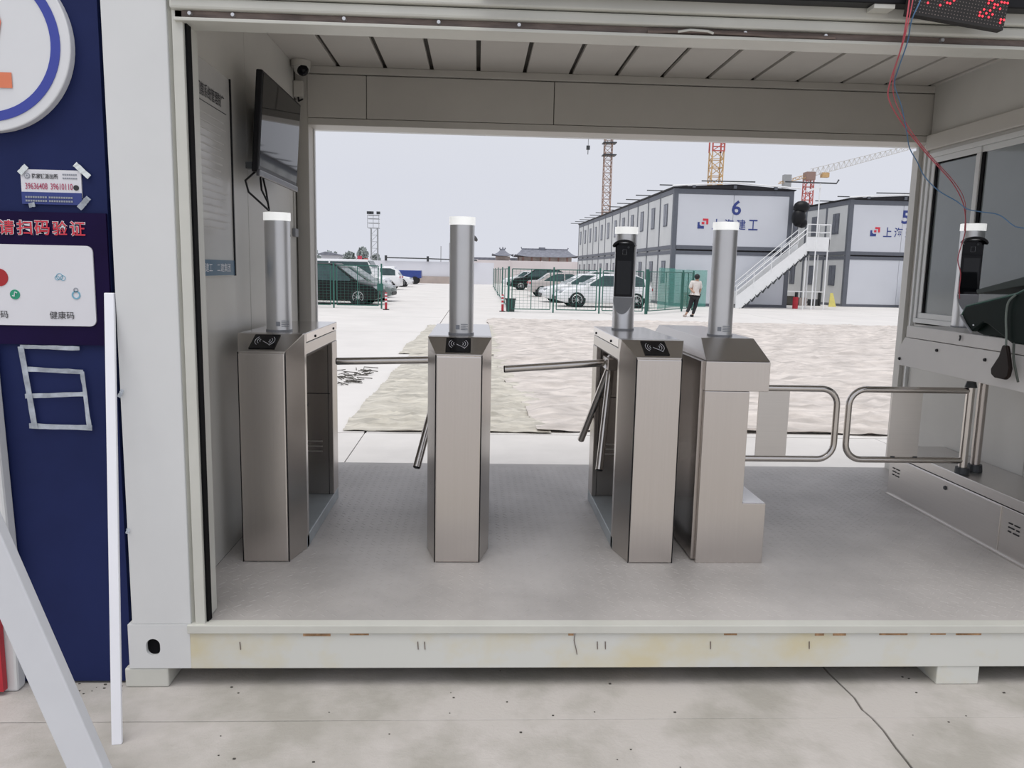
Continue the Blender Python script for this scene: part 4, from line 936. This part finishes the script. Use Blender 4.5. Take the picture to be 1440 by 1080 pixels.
# ================================================================== FAR BACKGROUND
pw1 = root('perimeter_wall', 'long white perimeter wall with dark pipe along its top, far behind', 'wall', (-15, 82, 0), kind='structure')
MB().box(-60, 1.8, 82, 82.3, 0, 2.30).build('wall_face', far_wall, pw1)
MB().box(-10, -1, 81.7, 81.95, 0, .75).build('low_bank', far_brown, pw1)
MB().tube([(-9.7, 81.8, 2.62), (-5.2, 81.8, 2.60), (.0, 81.8, 2.50)], .07, 6).build('top_pipe', dkmetal, pw1)
for x in (-9.68, -5.25, -2.2): MB().box(x-.12, x+.12, 81.7, 81.9, 2.3, 2.85).build('pipe_bracket', dkmetal, pw1)
pw2 = root('perimeter_wall', 'pinkish perimeter wall behind the parked cars on the right', 'wall', (10, 95, 0), kind='structure')
MB().box(-2, 30, 95, 95.3, 0, 2.75).build('wall_face', far_pink, pw2)
for x in range(0, 30, 4): MB().box(x-.1, x+.1, 94.9, 95.0, 0, 2.8).build('pilaster', far_pink, pw2)
def hip_roof(x0, x1, y0, y1, z0, z1, rid, t, up=.35):
    """traditional roof: concave slopes, ridge, upturned corners"""
    m = MB(); n = 14; k = 6; cx, cy = (x0+x1)/2, (y0+y1)/2; rings = []
    for j in range(k+1):
        f = j/k; e = f; zz = z0+(z1-z0)*(f**1.6*.75+f*.25)
        hx = (x1-x0)/2*(1-e)+rid*e; hy = (y1-y0)/2*(1-e)+.15*e; r = []
        for s_ in range(4):
            for i in range(n):
                u = -1+2*i/n; P = [(u, -1), (1, u), (-u, 1), (-1, -u)][s_]
                lift = up*(1-f)**3*abs(u)**4
                r.append((cx+P[0]*hx, cy+P[1]*hy, zz+lift))
        rings.append(r)
    m.loft(rings).build('tiled_roof', roof_t, t)
    MB().tube([(cx-rid-.1, cy, z1+.35), (cx-rid, cy, z1+.08), (cx+rid, cy, z1+.08), (cx+rid+.1, cy, z1+.35)], .12, 6).build('ridge', roof_t, t)
tm = root('temple_hall', 'long traditional hall with grey tiled ridge roof beyond the wall', 'building', (10.5, 125, 0))
MB().box(6.6, 14.9, 122, 128, 0, 3.75).build('hall_wall', temple_w, tm)
hip_roof(5.8, 15.9, 120.5, 129.5, 3.7, 4.95, 3.7, tm)
MB().box(9.9, 10.9, 124.6, 125.2, 4.9, 5.3).build('ridge_ornament', roof_t, tm)
for x in (7.2, 8.6, 10, 11.4, 12.8, 14.2): MB().box(x-.12, x+.12, 121.85, 122, 0, 3.7).build('pillar', temple_r, tm)
tg = root('temple_gate', 'small traditional gatehouse with upturned roof beyond the wall', 'building', (4, 122, 0))
MB().box(2.9, 5.1, 121, 124, 0, 3.7).build('gate_wall', temple_w, tg); MB().box(3.0, 5.0, 120.9, 121, 2.2, 3.1).build('dark_opening', blk, tg)
hip_roof(2.3, 5.6, 119.8, 125, 3.75, 4.7, .35, tg); MB().cyl((4, 122.4, 4.7), (4, 122.4, 5.2), .2, .05, 8).build('finial', roof_t, tg)
tw = root('temple_wing', 'low red-brown wing behind the small gatehouse, beyond the wall', 'building', (2, 132, 0))
MB().box(-1.5, 7, 130.8, 133, 0, 3.15).build('wing_wall', temple_r, tw); MB().prism([(-1.7, 3.15), (7.2, 3.15), (7.0, 3.6), (-1.5, 3.6)], 'y', 130.3, 133.5).build('wing_roof', roof_t, tw)
# lighting tower
lt = root('lighting_tower', 'grey lattice lighting tower standing behind the left cars', 'tower', (-12, 90, 0))
m = MB()
for x in (-12.3, -11.55):
    for y in (89.6, 90.3): m.bar((x, y, 0), (x, y, 6.0), .08)
for k in range(8):
    z = k*.75; m.bar((-12.3, 89.6, z), (-11.55, 89.6, z+.75), .04); m.bar((-12.3, 89.6, z), (-11.55, 89.6, z), .05)
m.build('lattice', tower_m, lt)
m = MB()
for z in (6.05, 6.6, 7.1, 7.5):
    m.bar((-12.65, 89.5, z), (-11.35, 89.5, z), .06); m.bar((-12.65, 90.4, z), (-11.35, 90.4, z), .06)
for x in (-12.65, -12.0, -11.35): m.bar((x, 89.5, 6.05), (x, 89.5, 7.5), .05)
m.build('railing', tower_m, lt)
for x in (-12.5, -12.15, -11.4): MB().box(x-.2, x+.2, 89.3, 89.6, 7.6, 7.9).build('floodlight', dkmetal, lt)
# far masts
def mast(name, label, cat, x, y, w, z0, z1, mat, n, r=.09, grp=None):
    t = root(name, label, cat, (x, y, 0), grp)
    m = MB(); h = w/2; C4 = [(-h, -h), (h, -h), (h, h), (-h, h)]
    for a, b in C4: m.bar((x+a, y+b, z0), (x+a, y+b, z1), r*1.5)
    dz = (z1-z0)/n
    for k in range(n):
        z = z0+k*dz
        for i in range(4):
            a, b = C4[i], C4[(i+1) % 4]
            if k % 2: a, b = b, a
            m.bar((x+a[0], y+a[1], z), (x+b[0], y+b[1], z+dz), r); m.bar((x+a[0], y+a[1], z), (x+b[0], y+b[1], z), r)
    m.build('mast', mat, t); return t
def jib(t, p0, p1, hgt, mat, n=24, w=1.0, r=.07):
    p0, p1 = Vector(p0), Vector(p1); m = MB(); up = Vector((0, 0, hgt)); d = (p1-p0).normalized(); s_ = Vector((-d.y, d.x, 0)).normalized()*w/2
    m.bar(p0+s_, p1+s_, r*1.4); m.bar(p0-s_, p1-s_, r*1.4); m.bar(p0+up, p1+up*.4, r*1.4)
    for k in range(n):
        a, b = p0+(p1-p0)*k/n, p0+(p1-p0)*(k+1)/n; c_ = (a+b)/2+up*(1-.6*(k+.5)/n)
        for q in (s_, -s_): m.bar(a+q, c_, r*.8); m.bar(b+q, c_, r*.8)
        m.bar(a+s_, b-s_, r*.7)
    return m.build('jib', mat, t)
CR = 'tower cranes beyond the offices'
k1 = mast('tower_crane', 'leftmost crane mast rising behind office block 6', 'crane', 19.75, 120, 1.15, 0, 25.5, M('crane_rust', (.36, .24, .19), .6, 0, .15, 1), 26, .07, CR)
for z in (19.2, 21.0): MB().box(18.9, 20.9, 119.0, 121.0, z, z+.15).build('collar', dkmetal, k1)
jib(k1, (19.75, 120, 25.6), (-12, 112, 25.6), 1.5, crane_y); jib(k1, (19.75, 120, 25.6), (30, 123, 25.6), 1.2, crane_y, 8)
MB().tube([(16.55, 119.2, 25.6), (16.55, 119.2, 20.5)], .03, 4).build('hoist_cable', dkmetal, k1); MB().box(16.3, 16.8, 119, 119.4, 19.9, 20.5).build('hook_block', dkmetal, k1); MB().tube([(16.55, 119.2, 19.9), (16.55, 119.2, 19.2)], .05, 4).build('hook', dkmetal, k1)
k2 = mast('tower_crane', 'thick red and ochre crane mast above office block 6', 'crane', 36.55, 120, 1.75, 0, 20.4, crane_y, 16, .10, CR)
m = MB(); h = .9
for a, b in ((-h, -h), (h, -h), (h, h), (-h, h)): m.bar((36.55+a, 120+b, 20.2), (36.55+a, 120+b, 24.5), .2)
for z in (20.3, 20.9, 21.5, 22.5, 24.3): m.bar((36.55-h, 119.1, z), (36.55+h, 119.1, z), .16)
m.bar((35.65, 119.1, 20.3), (37.45, 119.1, 21.5), .12); m.build('upper_mast', crane_r, k2)
MB().box(35.4, 37.7, 119, 121, 24.5, 26).build('turntable', crane_r, k2)
k3 = mast('tower_crane', 'rusty crane with long jib slanting up to the right', 'crane', 63.8, 150, 1.5, 0, 20.0, crane_r, 16, .1, CR)
MB().box(63.0, 64.7, 149, 151, 20.0, 21.5).build('turntable', M('crane_brown', (.30, .20, .17), .6), k3)
jib(k3, (64.0, 150, 20.6), (90.0, 150, 28.3), 1.5, M('crane_pale', (.52, .50, .46), .6), 26, .9, .06)
jib(k3, (64.0, 150, 20.6), (58.0, 150, 19.2), .7, crane_y, 5); MB().box(58.8, 60.2, 149.4, 150.6, 18.4, 20.9).build('counterweight', tower_m, k3); MB().box(66.2, 67.6, 149.5, 150.5, 20.6, 21.5).build('trolley', crane_y, k3)
# far trees and structures on the left
def tree(x, y, h, r, label, n=260):
    t = root('tree', label, 'tree', (x, y, 0), 'hazy trees beyond the wall')
    MB().tube([(x, y, 0), (x+.1, y, h*.45), (x, y, h*.8)], [.16, .11, .04], 6).build('trunk', far_brown, t)
    for k in range(5): a = k*1.3; MB().tube([(x, y, h*(.4+.06*k)), (x+r*.6*math.cos(a), y+r*.6*math.sin(a), h*(.6+.06*k))], [.06, .02], 4).build('branch', far_brown, t)
    m = MB()
    for k in range(n):
        a, b, q = random.uniform(0, 2*PI), random.uniform(-1, 1), random.random()**.4
        c = Vector((x+r*q*math.cos(a)*math.sqrt(1-b*b), y+r*q*math.sin(a)*math.sqrt(1-b*b), h*.72+h*.30*q*b))
        u, v = Vector([random.uniform(-1, 1) for _ in range(3)])*.28, Vector([random.uniform(-1, 1) for _ in range(3)])*.28
        m.add([c-u, c+v, c+u, c-v], [(0, 1, 2, 3)])
    tag(m.build('foliage', tree_m, t), kind='stuff')
for i, (x, h, r, l) in enumerate(((-23.2, 3.9, 1.5, 'hazy rounded tree nearest the container post, beyond the wall'), (-20.3, 3.6, 1.2, 'hazy tree next to the pale house, beyond the wall'), (-17.7, 3.6, .9, 'thin hazy tree just left of the tall fir'), (-15.9, 4.3, .7, 'tall thin hazy fir-like tree beyond the wall'), (-14.1, 3.4, .7, 'small hazy tree beside the lighting tower'))):
    tree(x, 108, h, r, l)
hs = root('small_house', 'small pale house with dark eaves beyond the wall', 'house', (-20, 104, 0))
MB().box(-20.6, -18.3, 103, 106, 0, 3.1).build('house_wall', far_wall, hs); MB().prism([(-20.9, 3.05), (-18.0, 3.0), (-18.1, 3.12), (-20.0, 3.5), (-20.9, 3.2)], 'y', 102.6, 106.3).build('house_roof', roof_t, hs)
for i, (x, y) in enumerate(((-15.4, 100), (-14.6, 100))):
    tag(MB().box(x, x+.55, y, y+.3, 1.9, 3.0-.3*i).box(x+.1, x+.2, y+.1, y+.2, 0, 1.9).build('hoarding', crane_r if i else M('banner_red', (.55, .06, .10), .6)), ('small red hoarding beyond the wall left of the lighting tower', 'lower dull red hoarding beside the lighting tower')[i], 'hoarding')
for i, x in enumerate((-5.1, -3.9, -1.35, -.95)):
    tag(MB().bar((x*1.28, 140, 0), (x*1.28, 140, (5.6, 6.2, 6.4, 6.6)[i]), .12).build('pylon', tower_m), ('faint grey pole beyond the wall, first right of the lighting tower', 'faint grey pole beyond the wall, second right of the lighting tower', 'faint pole just left of the middle scanner column', 'faint pole touching the edge of the middle scanner column')[i], 'pole', 'faint poles beyond the wall')
